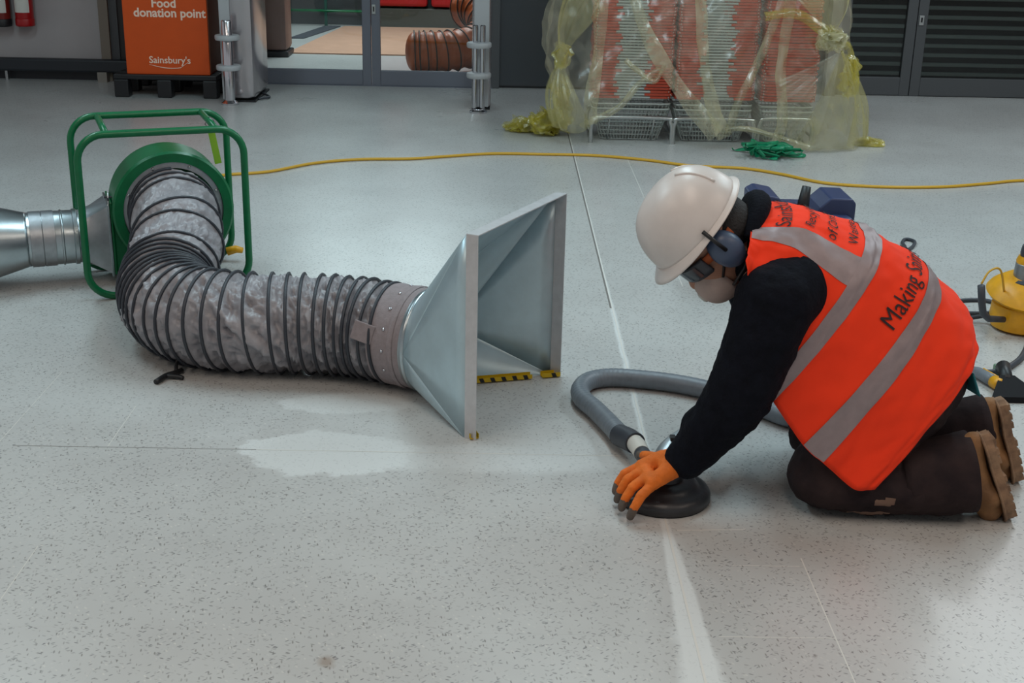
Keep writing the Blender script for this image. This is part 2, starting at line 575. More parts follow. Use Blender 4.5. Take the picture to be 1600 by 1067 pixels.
# far floor beyond the tiles that can be told apart
TS, TY0 = 0.305, 2.375 - 2 * 0.303
NR = 15
YT = TY0 + NR * 0.303
part('floor_sheet', MB().box(-9, 9, YT, 20, -0.006, 0.0), M_FLOOR, fl)
part('floor_sheet', MB().box(-9, 9, -5, TY0, -0.006, 0.0), M_FLOOR, fl)
g = 0.00006
tme = None
for r in range(NR):
    yc = TY0 + (r + 0.5) * 0.303
    half = 0.55 * yc + 0.25
    c0 = math.floor((-half - 0.425) / TS); c1 = math.ceil((half - 0.425) / TS)
    for c in range(c0, c1):
        xc = 0.425 + (c + 0.5) * TS
        if tme is None:
            t = part('floor_tile', MB().box(-TS / 2 + g, TS / 2 - g, -0.1515 + g, 0.1515 - g, -0.006, 0.0), M_FLOOR, fl)
            tme = t.data
        else:
            t = bpy.data.objects.new('floor_tile', tme); COL.objects.link(t); t.parent = fl
        t.location = (xc, yc, 0)
    part('floor_sheet', MB().box(-9, 0.425 + c0 * TS, yc - 0.1515, yc + 0.1515, -0.006, 0.0), M_FLOOR, fl)
    part('floor_sheet', MB().box(0.425 + c1 * TS, 9, yc - 0.1515, yc + 0.1515, -0.006, 0.0), M_FLOOR, fl)
# joints that show: open dark ones and white dust-filled ones
def joint(x0, y0, x1, y1, wd, m):
    d = Vector((x1 - x0, y1 - y0, 0)); n = Vector((-d.y, d.x, 0)).normalized() * wd / 2
    a, c = Vector((x0, y0, 0.0004)), Vector((x1, y1, 0.0004))
    part('floor_joint', MB().add([a - n, c - n, c + n, a + n], [(0, 1, 2, 3)]), m, fl)
joint(-1.33, 3.284, -0.66, 3.284, 0.0025, M_JOINTD)
joint(-0.66, 3.284, 0.42, 3.284, 0.003, M_JOINTW)
joint(0.4215, 4.6, 0.4215, 8.6, 0.007, M_JOINTD)
joint(0.428, 2.2, 0.428, 8.2, 0.005, M_JOINTW)
joint(0.728, 2.72, 0.728, 2.0, 0.003, M_JOINTW)
joint(0.56, 2.681, 0.728, 2.681, 0.002, M_JOINTW)
joint(0.48, 2.376, 0.728, 2.376, 0.0022, M_JOINTW)
joint(0.728, 7.5, 0.728, 4.9, 0.003, M_JOINTW)
joint(-1.07, 2.72, -1.07, 2.45, 0.002, M_JOINTW)
joint(-1.07, 3.58, -1.07, 3.29, 0.002, M_JOINTW)
joint(-1.375, 3.85, -1.375, 3.3, 0.002, M_JOINTW)
joint(0.45, 2.85, 0.62, 2.86, 0.004, M_JOINTW)

struct('ceiling', MB().box(-9, 9, -5, 10.0, 3.5, 3.6), M_CEIL)
struct('ceiling_lobby', MB().box(-6, 3, 10.2, 16, 2.9, 3.0), M_CEIL)
WY = 9.95
struct('wall_left_back', MB().box(-9, -3.0, WY, WY + 0.15, 0, 3.5), M_WALLW)
struct('trim_1', MB().box(-3.0, -2.93, WY - 0.05, WY + 0.1, 0, 3.5), mat('beige_trim', srgb(128, 118, 106), 0.6))
struct('trim_2', MB().box(-2.93, -2.87, WY - 0.02, WY + 0.1, 0, 3.5), M_DFRAME2)
struct('wall_recess', MB().box(-2.87, -1.95, WY, WY + 0.15, 0, 3.5), M_RECESS)
struct('wall_header', MB().box(-1.95, 0.0, WY, WY + 0.15, 2.3, 3.5), M_WALLW)
struct('wall_middle', MB().box(-0.08, 2.5, WY + 0.02, WY + 0.17, 0, 3.5), M_DARKWALL)
struct('wall_right_header', MB().box(2.5, 9, WY, WY + 0.15, 2.3, 3.5), M_WALLW)
# kick rail with its uprights along the left wall
o = struct('trim_3', MB().box(-9, -2.68, WY - 0.12, WY - 0.04, 0.07, 0.165, 0.015), M_RAIL)
part('plinth', MB().box(-9, -3.0, WY - 0.012, WY, 0, 0.075), M_RAIL, o)
for x in (-3.72, -4.7):
    part('rail_foot', MB().box(x, x + 0.018, WY - 0.09, WY - 0.05, 0, 0.08), M_CHROMED, o)
part('corner_post', MB().box(-3.02, -2.95, WY - 0.13, WY - 0.06, 0.0, 0.075), mat('beige_post', srgb(140, 134, 126), 0.6), o)

# entrance: two sliding glass leaves
def door_leaf(name, x0, x1, y, m, rail=0.115, stile=0.065, glass=M_GLASS, z1=2.3, th_=0.05):
    d = struct(name, MB().box(x0, x0 + stile, y, y + th_, 0, z1, 0.004).box(x1 - stile, x1, y, y + th_, 0, z1, 0.004)
               .box(x0 + stile, x1 - stile, y, y + th_, 0.004, rail, 0.004).box(x0 + stile, x1 - stile, y, y + th_, z1 - 0.09, z1, 0.004), m)
    part('pane', MB().box(x0 + stile, x1 - stile, y + 0.02, y + 0.03, rail, z1 - 0.09), glass, d)
    return d
d1 = door_leaf('door_1', -1.92, -0.985, WY - 0.03, M_DFRAME)
d2 = door_leaf('door_2', -0.98, -0.09, WY - 0.03, M_DFRAME)
lk = part('lock_plate', MB().box(-0.975, -0.945, WY - 0.038, WY - 0.03, 0.53, 0.60, 0.002), M_CHROMED, d2)
part('keyhole', MB().box(-0.965, -0.955, WY - 0.040, WY - 0.037, 0.55, 0.585), M_BLACK, lk)
struct('trim_4', MB().box(-1.95, -0.07, WY - 0.05, WY + 0.12, -0.001, 0.005), M_DFRAME)
d5 = struct('door_5', MB().box(-0.085, -0.02, WY - 0.04, WY + 0.02, 0, 2.3, 0.004), M_DFRAME2)
part('pane', MB().box(-0.02, 0.75, WY - 0.01, WY, 0.02, 2.3), mat('dark_mirror_panel', srgb(70, 74, 78), 0.3, 0.35), d5)
# shuttered doors on the right
struct('trim_5', MB().box(2.44, 2.52, WY - 0.08, WY + 0.1, 0, 3.5), mat('grey_post', srgb(122, 120, 120), 0.6))
d3 = door_leaf('door_3', 2.53, 3.10, WY, M_DFRAME2, 0.14, 0.075, M_DGLASS)
d4 = door_leaf('door_4', 3.105, 4.6, WY, M_DFRAME2, 0.14, 0.075, M_DGLASS)
lk = part('lock_plate', MB().box(3.115, 3.15, WY - 0.008, WY, 0.53, 0.60, 0.002), M_CHROMED, d4)
part('keyhole', MB().box(3.126, 3.139, WY - 0.01, WY - 0.007, 0.55, 0.585), M_BLACK, lk)
part('wall_sticker', MB().box(2.545, 2.56, WY - 0.004, WY, 0.33, 0.37), M_WHITE, d3)
sme = None
for d, x0, x1 in ((d3, 2.6, 3.03), (d4, 3.175, 4.53)):
    for k in range(26):
        z = 0.15 + k * 0.07
        part('slat', MB().box(x0, x1, WY + 0.045, WY + 0.075, z, z + 0.028, 0.004), M_SLAT, d)
    part('shutter_back', MB().box(x0 - 0.05, x1 + 0.05, WY + 0.10, WY + 0.11, 0.0, 2.3), mat('shutter_dark', srgb(26, 28, 28), 0.7), d)

# lobby beyond the glass
struct('wall_lobby_back', MB().box(-7, 4, 14.15, 14.3, 0, 3), mat('lobby_dark_wall', srgb(60, 62, 64), 0.6, var=0.15, scale=2))
struct('wall_lobby_right', MB().box(0.5, 0.6, 10.2, 14.2, 0, 3), M_WALLW)
struct('wall_lobby_left', MB().box(-4.2, -4.1, 10.2, 14.2, 0, 3), M_RECESS)
tag(part('entrance_mat', MB().add([(x, y, z) for z in (0.0, 0.012) for x, y in ((-1.90, 11.7), (0.45, 11.7), (0.45, 13.93), (-1.66, 13.93))], [(0, 1, 2, 3), (4, 5, 6, 7), (0, 1, 5, 4), (1, 2, 6, 5), (2, 3, 7, 6), (3, 0, 4, 7)]), M_MAT, base=(-0.7, 12.8, 0)), 'tan coir mat on the lobby floor beyond the glass doors', 'mat')
tag(part('rubber_mat', MB().add([(-2.06, 12.82, 0.0), (-1.92, 12.82, 0.0), (-1.70, 13.95, 0.0), (-1.86, 13.95, 0.0), (-2.06, 12.82, 0.01), (-1.92, 12.82, 0.01), (-1.70, 13.95, 0.01), (-1.86, 13.95, 0.01)],
     [(0, 1, 2, 3), (4, 5, 6, 7), (0, 1, 5, 4), (1, 2, 6, 5), (2, 3, 7, 6), (3, 0, 4, 7)]), M_DMAT, base=(-1.9, 13.4, 0)), 'narrow dark grey mat beside the tan mat in the lobby', 'mat')
t = thing('lobby_column', 'brown wood-clad column standing in the lobby behind the glass', 'column', (-1.98, 11.6, 0))
part('shaft', MB().box(-2.06, -1.86, 11.45, 11.75, 0.05, 2.9, 0.04), M_BROWN, t, True, sharp=40)
part('foot', MB().box(-2.07, -1.85, 11.44, 11.76, 0.0, 0.05, 0.01), M_BLACK, t)
t = thing('lobby_counter', 'dark counter with red upper panels at the back of the lobby', 'counter', (-0.4, 14.0, 0))
part('plinth', MB().box(-1.35, 0.45, 13.96, 14.12, 0, 0.2, 0.01), mat('counter_plinth', srgb(66, 66, 60), 0.6), t)
for k in range(3):
    part('panel', MB().box(-1.35 + k * 0.6, -0.79 + k * 0.6, 13.93, 14.11, 0.22, 0.9, 0.03), M_RED, t)
part('top', MB().box(-1.36, 0.46, 13.91, 14.12, 0.9, 0.94, 0.005), M_DGREY, t)
t = thing('green_trolley', 'dark green metal trolley rack at the lobby back wall', 'trolley', (-1.75, 14.0, 0))
for z in (0.16, 0.3, 0.45, 0.7):
    part('rail', MB().tube([(-2.25, 13.95, z), (-1.45, 13.95, z)], 0.014, 8), M_GREEN, t, True)
for x in (-2.25, -1.85, -1.45):
    part('post', MB().box(x - 0.015, x + 0.015, 13.94, 13.97, 0, 0.75, 0.003), mat('dark_green', srgb(20, 70, 58), 0.4), t)

# ------------------------------------------------------------------ flexible duct builder
def flex_duct(path, rad0, turns, sag, crinkle, nseg, nar, seed, wire_r):
    rf = rad0 if callable(rad0) else (lambda u: rad0)
    C = spline(path, nseg)
    m = len(C)
    T = [(C[min(i + 1, m - 1)] - C[max(i - 1, 0)]).normalized() for i in range(m)]
    up = Vector((0, 0, 1))
    nrm = (up - T[0] * up.dot(T[0])).normalized()
    NR_, BI = [], []
    for i in range(m):
        nrm = (nrm - T[i] * nrm.dot(T[i])).normalized()
        NR_.append(nrm.copy()); BI.append(T[i].cross(nrm))
    ph = [turns(i / (m - 1)) for i in range(m)]
    def at(i, a, rad):
        return C[i] + (NR_[i] * math.cos(a) + BI[i] * math.sin(a)) * rad
    skin = MB()
    vs, fs = [], []
    for i in range(m):
        for k in range(nar):
            a = 2 * PI * k / nar
            fr = (ph[i] - a / (2 * PI)) % 1.0
            s = math.sin(PI * fr)
            q = Vector((C[i].x * 1.0 + 3 * math.cos(a), C[i].y + 3 * math.sin(a), ph[i] * 0.8 + seed))
            q2 = C[i] * 16 + Vector((2.2 * math.cos(a), 2.2 * math.sin(a), seed))
            cr = 1.3 * abs(noise.noise(q * 2.6)) + 1.5 * (0.45 - abs(noise.noise(q2))) + 0.7 * abs(noise.noise(q2 * 2.6))
            rad = rf(i / (m - 1)) - sag * s - crinkle * s ** 0.7 * cr
            p = at(i, a, rad)
            vs.append(p)
    for i in range(m - 1):
        for k in range(nar):
            k2 = (k + 1) % nar
            fs.append((i * nar + k, i * nar + k2, (i + 1) * nar + k2, (i + 1) * nar + k))
    skin.add(vs, fs)
    # helical wire
    wp = []
    tot = ph[-1]
    steps = int(tot * 40)
    for q in range(steps + 1):
        p_ = q / 40
        # position where phase - a/2pi is an integer: a = 2pi*frac
        a = 2 * PI * (p_ % 1.0)
        lo = np.interp(p_, ph, range(m))
        i = min(int(lo), m - 2); f = lo - i
        wob = 0.004 * noise.noise(Vector((p_ * 1.7, seed, 0)))
        r = rf(lo / (m - 1)) + wob
        wp.append(at(i, a, r).lerp(at(i + 1, a, r), f))
    wire = MB().tube(wp, wire_r, 6)
    return skin, wire

t = thing('orange_flexible_duct', 'orange ribbed flexible duct lying bent in the lobby behind the glass', 'duct', (-0.5, 10.7, 0))
sk, wi = flex_duct([(-0.71, 10.62, 0.175), (-0.6, 10.63, 0.175), (-0.42, 10.68, 0.18), (-0.22, 10.8, 0.22), (-0.12, 11.0, 0.33), (-0.2, 11.25, 0.45), (-0.33, 11.4, 0.44)], 0.165,
                   lambda u: u * 15, 0.004, 0.012, 150, 40, 3.0, 0.006)
part('sleeve', sk, M_ODUCT, t, True)
part('spiral_wire', wi, mat('brown_wire', srgb(60, 36, 24), 0.5), t, True)
part('end_cover', MB().sphere((-0.71, 10.62, 0.175), (0.07, 0.155, 0.155)), M_ODUCT, t, True)

# ------------------------------------------------------------------ left background: bin, extinguishers
t = thing('food_donation_bin', 'orange food donation box with white lettering standing on black pallet', 'donation bin', (-2.34, 9.5, 0.16))
part('body', MB().box(-2.62, -2.04, 9.2, 9.78, 0.16, 1.25, 0.004), M_BIN, t)
part('side_panel', MB().box(-2.043, -2.034, 9.21, 9.77, 0.17, 1.24), M_BINSIDE, t)
fb = lambda cx, cz: (lambda x, y: (cx + x, 9.1985, cz + y))
part('lettering', text_mb('Food', 0.083, fb(-2.42, 0.618), 0.0022), M_BINTXT, t)
part('lettering', text_mb('donation point', 0.083, fb(-2.545, 0.553), 0.0022), M_BINTXT, t)
part('logo_lettering', text_mb("Sainsbury's", 0.066, fb(-2.46, 0.238), 0.001), M_BINTXT, t)
sw = MB()
sp = [(-2.46 + 0.27 * k / 20, 9.1975, 0.228 - 0.018 * math.sin(PI * k / 20) - 0.012 * k / 20 + (0.03 * max(0, (k - 16) / 4))) for k in range(21)]
sw.tube(sp, [0.0012 + 0.002 * math.sin(PI * k / 20) for k in range(21)], 6)
part('logo_swoosh', sw, M_BINTXT, t)
p = thing('half_pallet', 'black plastic half pallet under the orange donation bin', 'pallet', (-2.34, 9.5, 0))
for z0, z1 in ((0.125, 0.16),):
    for k in range(5):
        y0 = 9.17 + k * 0.135
        part('deck_slat', MB().box(-2.71, -1.99, y0, y0 + 0.115, z0, z1, 0.006), M_BLACK, p)
for x in (-2.71, -2.41, -2.09):
    for y in (9.17, 9.43, 9.71):
        part('foot', MB().box(x, x + 0.1, y, y + 0.1, 0.0, 0.125, 0.008), M_BLACK, p)

def extinguisher(x, y, z, label, body):
    t = thing('fire_extinguisher', label, 'extinguisher', (x, y, z), 'wall extinguishers')
    part('cylinder', MB().lathe([(0.02, 0), (0.058, 0.005), (0.066, 0.03), (0.066, 0.40), (0.05, 0.46), (0.025, 0.49), (0.02, 0.53)], 24, Matrix.Translation((x, y, z))), body, t, True, sharp=50)
    part('base_ring', MB().lathe([(0.067, 0.0), (0.069, 0.01), (0.069, 0.05), (0.067, 0.055)], 24, Matrix.Translation((x, y, z))), M_BLACK if body is not M_RED else M_RED, t, True)
    part('label_panel', MB().grid(lambda u, v: (x + 0.0675 * math.sin((u - 0.5) * 1.8), y - 0.0675 * math.cos((u - 0.5) * 1.8), z + 0.1 + 0.1 * v), 12, 2), M_WHITE, t, True)
    part('label_band', MB().grid(lambda u, v: (x + 0.0675 * math.sin((u - 0.5) * 1.8), y - 0.0675 * math.cos((u - 0.5) * 1.8), z + 0.2 + 0.1 * v), 12, 2), mat('tan_label', srgb(188, 140, 96), 0.5), t, True)
    part('valve', MB().box(x - 0.02, x + 0.02, y - 0.03, y + 0.03, z + 0.53, z + 0.58, 0.005), M_BLACK, t)
    part('bracket', MB().box(x - 0.03, x + 0.03, y + 0.06, y + 0.085, z + 0.3, z + 0.36), M_DGREY, t)
extinguisher(-3.53, 9.86, 0.40, 'red fire extinguisher with white label hanging on the left wall', M_RED)
extinguisher(-3.70, 9.86, 0.395, 'black based extinguisher hanging at the left frame edge', mat('brown_red', srgb(120, 34, 28), 0.35))

# columns and chrome posts flanking the entrance
def column(name, label, x0, x1, y0, y1, m, r):
    t = thing(name, label, 'column', ((x0 + x1) / 2, (y0 + y1) / 2, 0))
    part('shell', MB().box(x0, x1, y0, y1, 0.01, 2.4, r), m, t, True, sharp=40)
    part('foot_strip', MB().box(x0 + 0.004, x1 - 0.004, y0 + 0.004, y1 - 0.004, 0.0, 0.012), M_BLACK, t)
    return t
M_COLM = mat('polished_cladding', srgb(186, 180, 182), 0.22, 0.75, var=0.1, scale=4, stretch=(1, 1, 0.2))
c = column('clad_column', 'polished pale column beside the orange bin', -1.925, -1.70, 9.06, 9.62, M_COLM, 0.06)
part('white_strip', MB().box(-1.927, -1.855, 9.052, 9.062, 0.02, 2.38, 0.002), M_WHITERING, c)
c = column('clad_column', 'narrow pale column right of the glass doors', -0.205, -0.075, 8.95, 9.3, M_COLM, 0.03)
part('white_strip', MB().box(-0.19, -0.09, 8.942, 8.952, 0.02, 2.38, 0.002), M_WHITERING, c)
def ring_post(x, y, label, twin):
    t = thing('chrome_post', label, 'post', (x, y, 0), 'chrome posts')
    T_ = Matrix.Translation((x, y, 0))
    part('base_flange', MB().lathe([(0.06, 0), (0.06, 0.012), (0.045, 0.022), (0.036, 0.03)], 28, T_), M_CHROME, t, True, sharp=40)
    if twin:
        for dx in (-0.024, 0.024):
            part('pole', MB().lathe([(0.018, 0.02), (0.018, 0.575), (0.012, 0.582)], 20, Matrix.Translation((x + dx, y, 0))), M_CHROME, t, True, sharp=40)
        part('sleeve', MB().lathe([(0.046, 0.02), (0.046, 0.03)], 20, T_), M_CHROME, t, True)
    else:
        part('pole', MB().lathe([(0.036, 0.02), (0.034, 0.555), (0.028, 0.565)], 28, T_), M_CHROME, t, True, sharp=40)
    for z in (0.25, 0.45):
        part('ring', MB().lathe([(0.03, z - 0.016), (0.078, z - 0.016), (0.083, z - 0.008), (0.083, z + 0.012), (0.078, z + 0.018), (0.03, z + 0.018)], 36, T_), M_WHITERING, t, True, sharp=40)
ring_post(-1.86, 8.965, 'chrome post with two white rings beside the orange bin', False)
ring_post(-0.155, 8.83, 'twin-rod chrome post with two white rings right of glass doors', True)
tag(part('floor_cable', MB().tube(spline([(-1.72, 9.4, 0.012), (-1.66, 9.3, 0.012), (-1.64, 9.22, 0.012), (-1.70, 9.15, 0.012)], 16), 0.008, 8), M_DGREY, None, True, (-1.68, 9.3, 0)),
    'short dark cable looping out from the pale column foot', 'cable')

# ------------------------------------------------------------------ baskets
def basket_meshes():
    W, D = 0.47, 0.32
    rim = MB()
    def ring(w, d, z, r, n=5):
        c = 0.03
        pts = []
        for cx, cy, a0 in ((w / 2 - c, d / 2 - c, 0), (-w / 2 + c, d / 2 - c, 90), (-w / 2 + c, -d / 2 + c, 180), (w / 2 - c, -d / 2 + c, 270)):
            for k in range(3):
                a = math.radians(a0 + 45 * k)
                pts.append((cx + c * math.cos(a), cy + c * math.sin(a), z))
        return MB().tube(pts, r, n, closed=True)
    a = ring(W, D, 0, 0.0052, 6); rim.add(a.v, a.f)
    a = ring(W - 0.01, D - 0.01, -0.011, 0.002, 4); rim.add(a.v, a.f)
    # short wire stubs of the nested wall
    for k in range(9):
        x = -0.1 + 0.025 * k
        for y in (-D / 2 + 0.004, D / 2 - 0.004):
            rim.tube([(x, y, 0), (x * 0.99, y * 0.98, -0.02)], 0.002, 4)
    full = MB(); full.add(rim.v, rim.f)
    H_ = 0.19
    for z in np.linspace(-0.03, -H_, 7):
        f = -z / H_
        a = ring(W - 0.12 * f, D - 0.09 * f, z, 0.0018, 4); full.add(a.v, a.f)
    for k in range(19):
        u = -1 + 2 * k / 18
        for sy in (-1, 1):
            full.tube([(u * (W / 2 - 0.02), sy * D / 2, 0), (u * (W / 2 - 0.075), sy * (D / 2 - 0.045), -H_)], 0.0016, 4)
        full.tube([(u * (W / 2 - 0.075), -(D / 2 - 0.045), -H_), (u * (W / 2 - 0.075), D / 2 - 0.045, -H_)], 0.0016, 4)
    for k in range(13):
        u = -1 + 2 * k / 12
        for sx in (-1, 1):
            full.tube([(sx * W / 2, u * (D / 2 - 0.02), 0), (sx * (W / 2 - 0.06), u * (D / 2 - 0.055), -H_)], 0.0016, 4)
    def mkhand(c0):
     hand = MB()
     y1 = D / 2 + 0.006
     prof = [(c0, -y1), (W / 2 - 0.02, -y1), (W / 2 + 0.006, -y1 + 0.026), (W / 2 + 0.006, y1 - 0.026), (W / 2 - 0.02, y1), (c0, y1)]
     inn = [(c0, -y1 + 0.02), (W / 2 - 0.035, -y1 + 0.02), (W / 2 - 0.014, -y1 + 0.04), (W / 2 - 0.014, y1 - 0.04), (W / 2 - 0.035, y1 - 0.02), (c0, y1 - 0.02)]
     n = len(prof)
     z0, z1 = -0.006, 0.0075
     vs = [(x, y, z0) for x, y in prof] + [(x, y, z1) for x, y in prof] + [(x, y, z0) for x, y in inn] + [(x, y, z1) for x, y in inn]
     fs = []
     for i in range(n - 1):
         fs += [(i, i + 1, n + i + 1, n + i), (2 * n + i, 3 * n + i, 3 * n + i + 1, 2 * n + i + 1), (n + i, n + i + 1, 3 * n + i + 1, 3 * n + i), (i, 2 * n + i, 2 * n + i + 1, i + 1)]
     fs += [(0, n, 3 * n, 2 * n), (n - 1, 3 * n - 1, 4 * n - 1, 2 * n - 1)]
     hand.add(vs, fs)
     return hand
    return rim, full, [mkhand(c) for c in (0.07, 0.085, 0.1, 0.115)]
rimb, fullb, handbs = basket_meshes()
me_rim = part('basket', rimb, M_BWIRE); me_full = part('basket', fullb, M_BWIRE); me_hands = [part('handle', hb, M_BHANDLE) for hb in handbs]
MR, MF, MHS = me_rim.data, me_full.data, [q.data for q in me_hands]
for q in [me_rim, me_full] + me_hands: bpy.data.objects.remove(q, do_unlink=True)
stack_names = ('left basket stack', 'middle basket stack', 'right basket stack')
for si, (sx, sy, rz) in enumerate(((0.79, 8.06, 0.0), (1.29, 8.06, 0.01), (1.735, 8.12, PI / 2))):
    nb = 40
    for k in range(nb):
        r_ = bpy.data.objects.new('shopping_basket', MF if k < 2 else MR)
        COL.objects.link(r_)
        z = 0.235 + k * 0.0175 if k > 1 else 0.20 + 0.03 * k
        r_.location = (sx + rnd.uniform(-0.006, 0.006), sy + rnd.uniform(-0.006, 0.006), z)
        r_.rotation_euler = (0, rnd.uniform(-0.006, 0.006), rz + rnd.uniform(-0.012, 0.012))
        r_['category'] = 'basket'
        r_['group'] = 'baskets of the ' + stack_names[si]
        nth = str(k + 1) + ('th' if 10 <= (k + 1) % 100 <= 20 else {1: 'st', 2: 'nd', 3: 'rd'}.get((k + 1) % 10, 'th'))
        if k == 0: r_['label'] = 'lowest grey wire shopping basket of the ' + stack_names[si]
        elif k == 1: r_['label'] = 'second lowest wire shopping basket of the ' + stack_names[si]
        else: r_['label'] = 'orange-handled wire shopping basket, ' + nth + ' from the bottom of the ' + stack_names[si]
        if k > 1:
            for s_ in (0, 1):
                h = bpy.data.objects.new('handle', rnd.choice(MHS)); COL.objects.link(h); h.parent = r_
                h.rotation_euler = (0, 0, PI * s_)
    # stand
    t = thing('basket_stand', 'bent steel tube stand carrying the ' + stack_names[si], 'stand', (sx, sy, 0), 'basket stands')
    Mz = Matrix.Translation((sx, sy, 0)) @ Matrix.Rotation(0 if si < 2 else 0, 4, 'Z')
    hw = 0.245 if si < 2 else 0.165
    for fy in (-0.22, 0.2):
        pts = [(-hw, fy, 0.0), (-hw, fy, 0.10), (-hw + 0.012, fy, 0.135), (-hw + 0.045, fy, 0.155), (hw - 0.045, fy, 0.155), (hw - 0.012, fy, 0.135), (hw, fy, 0.10), (hw, fy, 0.0)]
        pth = [pts[0]] + [tuple(p) for p in spline(pts[1:-1], 40)] + [pts[-1]]
        part('hoop', MB().tube([Mz @ Vector(p) for p in pth], 0.0125, 10), M_CHROMED, t, True, sharp=50)
    for s_ in (-1, 1):
        part('side_bar', MB().tube([Mz @ Vector((s_ * hw, -0.22, 0.05)), Mz @ Vector((s_ * hw, 0.2, 0.05))], 0.008, 8), M_CHROMED, t, True)
        part('rest_bar', MB().tube([Mz @ Vector((s_ * hw * 0.55, -0.22, 0.155)), Mz @ Vector((s_ * hw * 0.55, -0.12, 0.0105)), Mz @ Vector((s_ * hw * 0.55, 0.1, 0.0105)), Mz @ Vector((s_ * hw * 0.55, 0.2, 0.155))], 0.005, 6), M_CHROMED, t, True)

# polythene sheet draped over the stacks
t = thing('polythene_sheet', 'torn translucent yellow polythene sheet draped over the basket stacks', 'plastic sheet', (1.25, 7.8, 0))
plan = spline([(0.50, 8.42, 0), (0.42, 8.2, 0), (0.39, 7.95, 0), (0.47, 7.76, 0), (0.75, 7.72, 0), (1.04, 7.70, 0), (1.30, 7.71, 0), (1.60, 7.72, 0), (1.88, 7.75, 0), (2.02, 7.9, 0), (2.03, 8.15, 0), (1.98, 8.42, 0)], 110)
hemx = [0.0, 0.30, 0.42, 0.50, 0.62, 0.74, 0.86, 0.93, 1.05, 1.18, 1.30, 1.36, 1.45, 1.56, 1.72, 1.9, 2.2]
hemz = [0.08, 0.10, 0.13, 0.11, 0.20, 0.29, 0.43, 0.46, 0.32, 0.16, 0.06, 0.12, 0.11, 0.06, 0.02, 0.01, 0.01]
def sheet_pt(u, v):
    i = u * (len(plan) - 1); k = min(int(i), len(plan) - 2)
    p = plan[k].lerp(plan[k + 1], i - k)
    tn = (plan[k + 1] - plan[k]).normalized(); out = Vector((tn.y, -tn.x, 0))
    zt = 1.12
    zb = float(np.interp(p.x, hemx, hemz)) if 0.08 < u < 0.92 else 0.02
    z = zt + (zb - zt) * v
    low = (1 - z / zt)
    fl_ = 0.0
    if u > 0.6: fl_ = 0.13 * low ** 1.6 * min(1, (u - 0.6) / 0.2)
    if u < 0.3: fl_ = 0.10 * math.sin(PI * min(1, low * 1.2)) * min(1, (0.3 - u) / 0.12)
    top_in = -0.06 * max(0, (z - 0.75)) / 0.35
    q = Vector((u * 9.0 + z * 0.8, z * 1.1, 1.7))
    f1 = noise.noise(q * 1.2) * 0.035
    f2 = (0.5 - abs(noise.noise(Vector((u * 22 + z * 3.0, z * 1.5, 4.2))))) * 0.045
    f3 = (0.5 - abs(noise.noise(Vector((u * 18 - z * 5.0, z * 2.5, 9.2))))) * 0.05
    d = fl_ + top_in + f1 + f2 + f3
    return p + out * d + Vector((0, 0, z))
part('drape', MB().grid(sheet_pt, 200, 70), M_FILM, t, True)
def fold(pts, w0, w1, m=M_FILMF, lift=0.02, seed=0, n=50):
    """a doubled pleat of film following points (u, z) of the drape"""
    P = spline([(a, b, 0) for a, b in pts], n)
    def fn(s, q):
        k = s * n; i = min(int(k), n - 1); p = P[i].lerp(P[i + 1], k - i)
        tn = (P[i + 1] - P[i]); tn = Vector((tn.x * 3.0, tn.y, 0)).normalized()
        w = (w0 + (w1 - w0) * s) * (1 + 0.35 * noise.noise(Vector((s * 4, seed, 0))))
        o_ = (q - 0.5) * w
        uu_ = p.x + (-tn.y) * o_ / 3.0; zz = p.y + tn.x * o_
        zb = 1.12
        i2 = max(0.0, min(0.9999, uu_)) * (len(plan) - 1); k2 = min(int(i2), len(plan) - 2)
        pl = plan[k2].lerp(plan[k2 + 1], i2 - k2)
        tn2 = (plan[k2 + 1] - plan[k2]).normalized(); out = Vector((tn2.y, -tn2.x, 0))
        hz = float(np.interp(pl.x, hemx, hemz))
        v = (1.12 - zz) / (1.12 - hz)
        b = sheet_pt(max(0, min(1, uu_)), max(0, min(1, v)))
        return Vector((b.x, b.y, zz)) + out * (lift * (0.5 + math.sin(PI * q)) + 0.012 * noise.noise(Vector((s * 9, q * 3, seed))))
    return part('fold', MB().grid(fn, n + 1, 7), m, t, True)
def ux(x):   # parameter of the front run at world x
    best = min(range(25, 90), key=lambda i: abs(plan[i].x - x) + (5 if plan[i].y > 7.85 else 0))
    return best / (len(plan) - 1)
fold([(ux(0.56), 1.0), (ux(0.58), 0.6), (ux(0.54), 0.3), (ux(0.53), 0.14)], 0.06, 0.07, seed=1)
fold([(ux(0.72), 0.95), (ux(0.88), 0.62), (ux(1.06), 0.33), (ux(1.27), 0.1)], 0.05, 0.12, seed=2)
fold([(ux(0.5), 0.12), (ux(0.68), 0.24), (ux(0.82), 0.38), (ux(0.93), 0.47)], 0.035, 0.04, seed=3)
fold([(ux(1.12), 1.0), (ux(1.16), 0.55), (ux(1.24), 0.25), (ux(1.32), 0.08)], 0.06, 0.09, seed=4)
fold([(ux(1.62), 0.95), (ux(1.5), 0.55), (ux(1.4), 0.27), (ux(1.36), 0.14)], 0.04, 0.05, seed=5)
fold([(ux(1.66), 0.9), (ux(1.62), 0.5), (ux(1.66), 0.2), (ux(1.62), 0.05)], 0.06, 0.05, seed=6)
fold([(ux(1.33), 0.12), (ux(1.45), 0.13), (ux(1.6), 0.1), (ux(1.8), 0.04)], 0.03, 0.03, seed=7)
fold([(ux(0.72), 0.52), (ux(0.8), 0.45), (ux(0.9), 0.40), (ux(0.96), 0.5)], 0.03, 0.03, seed=8)
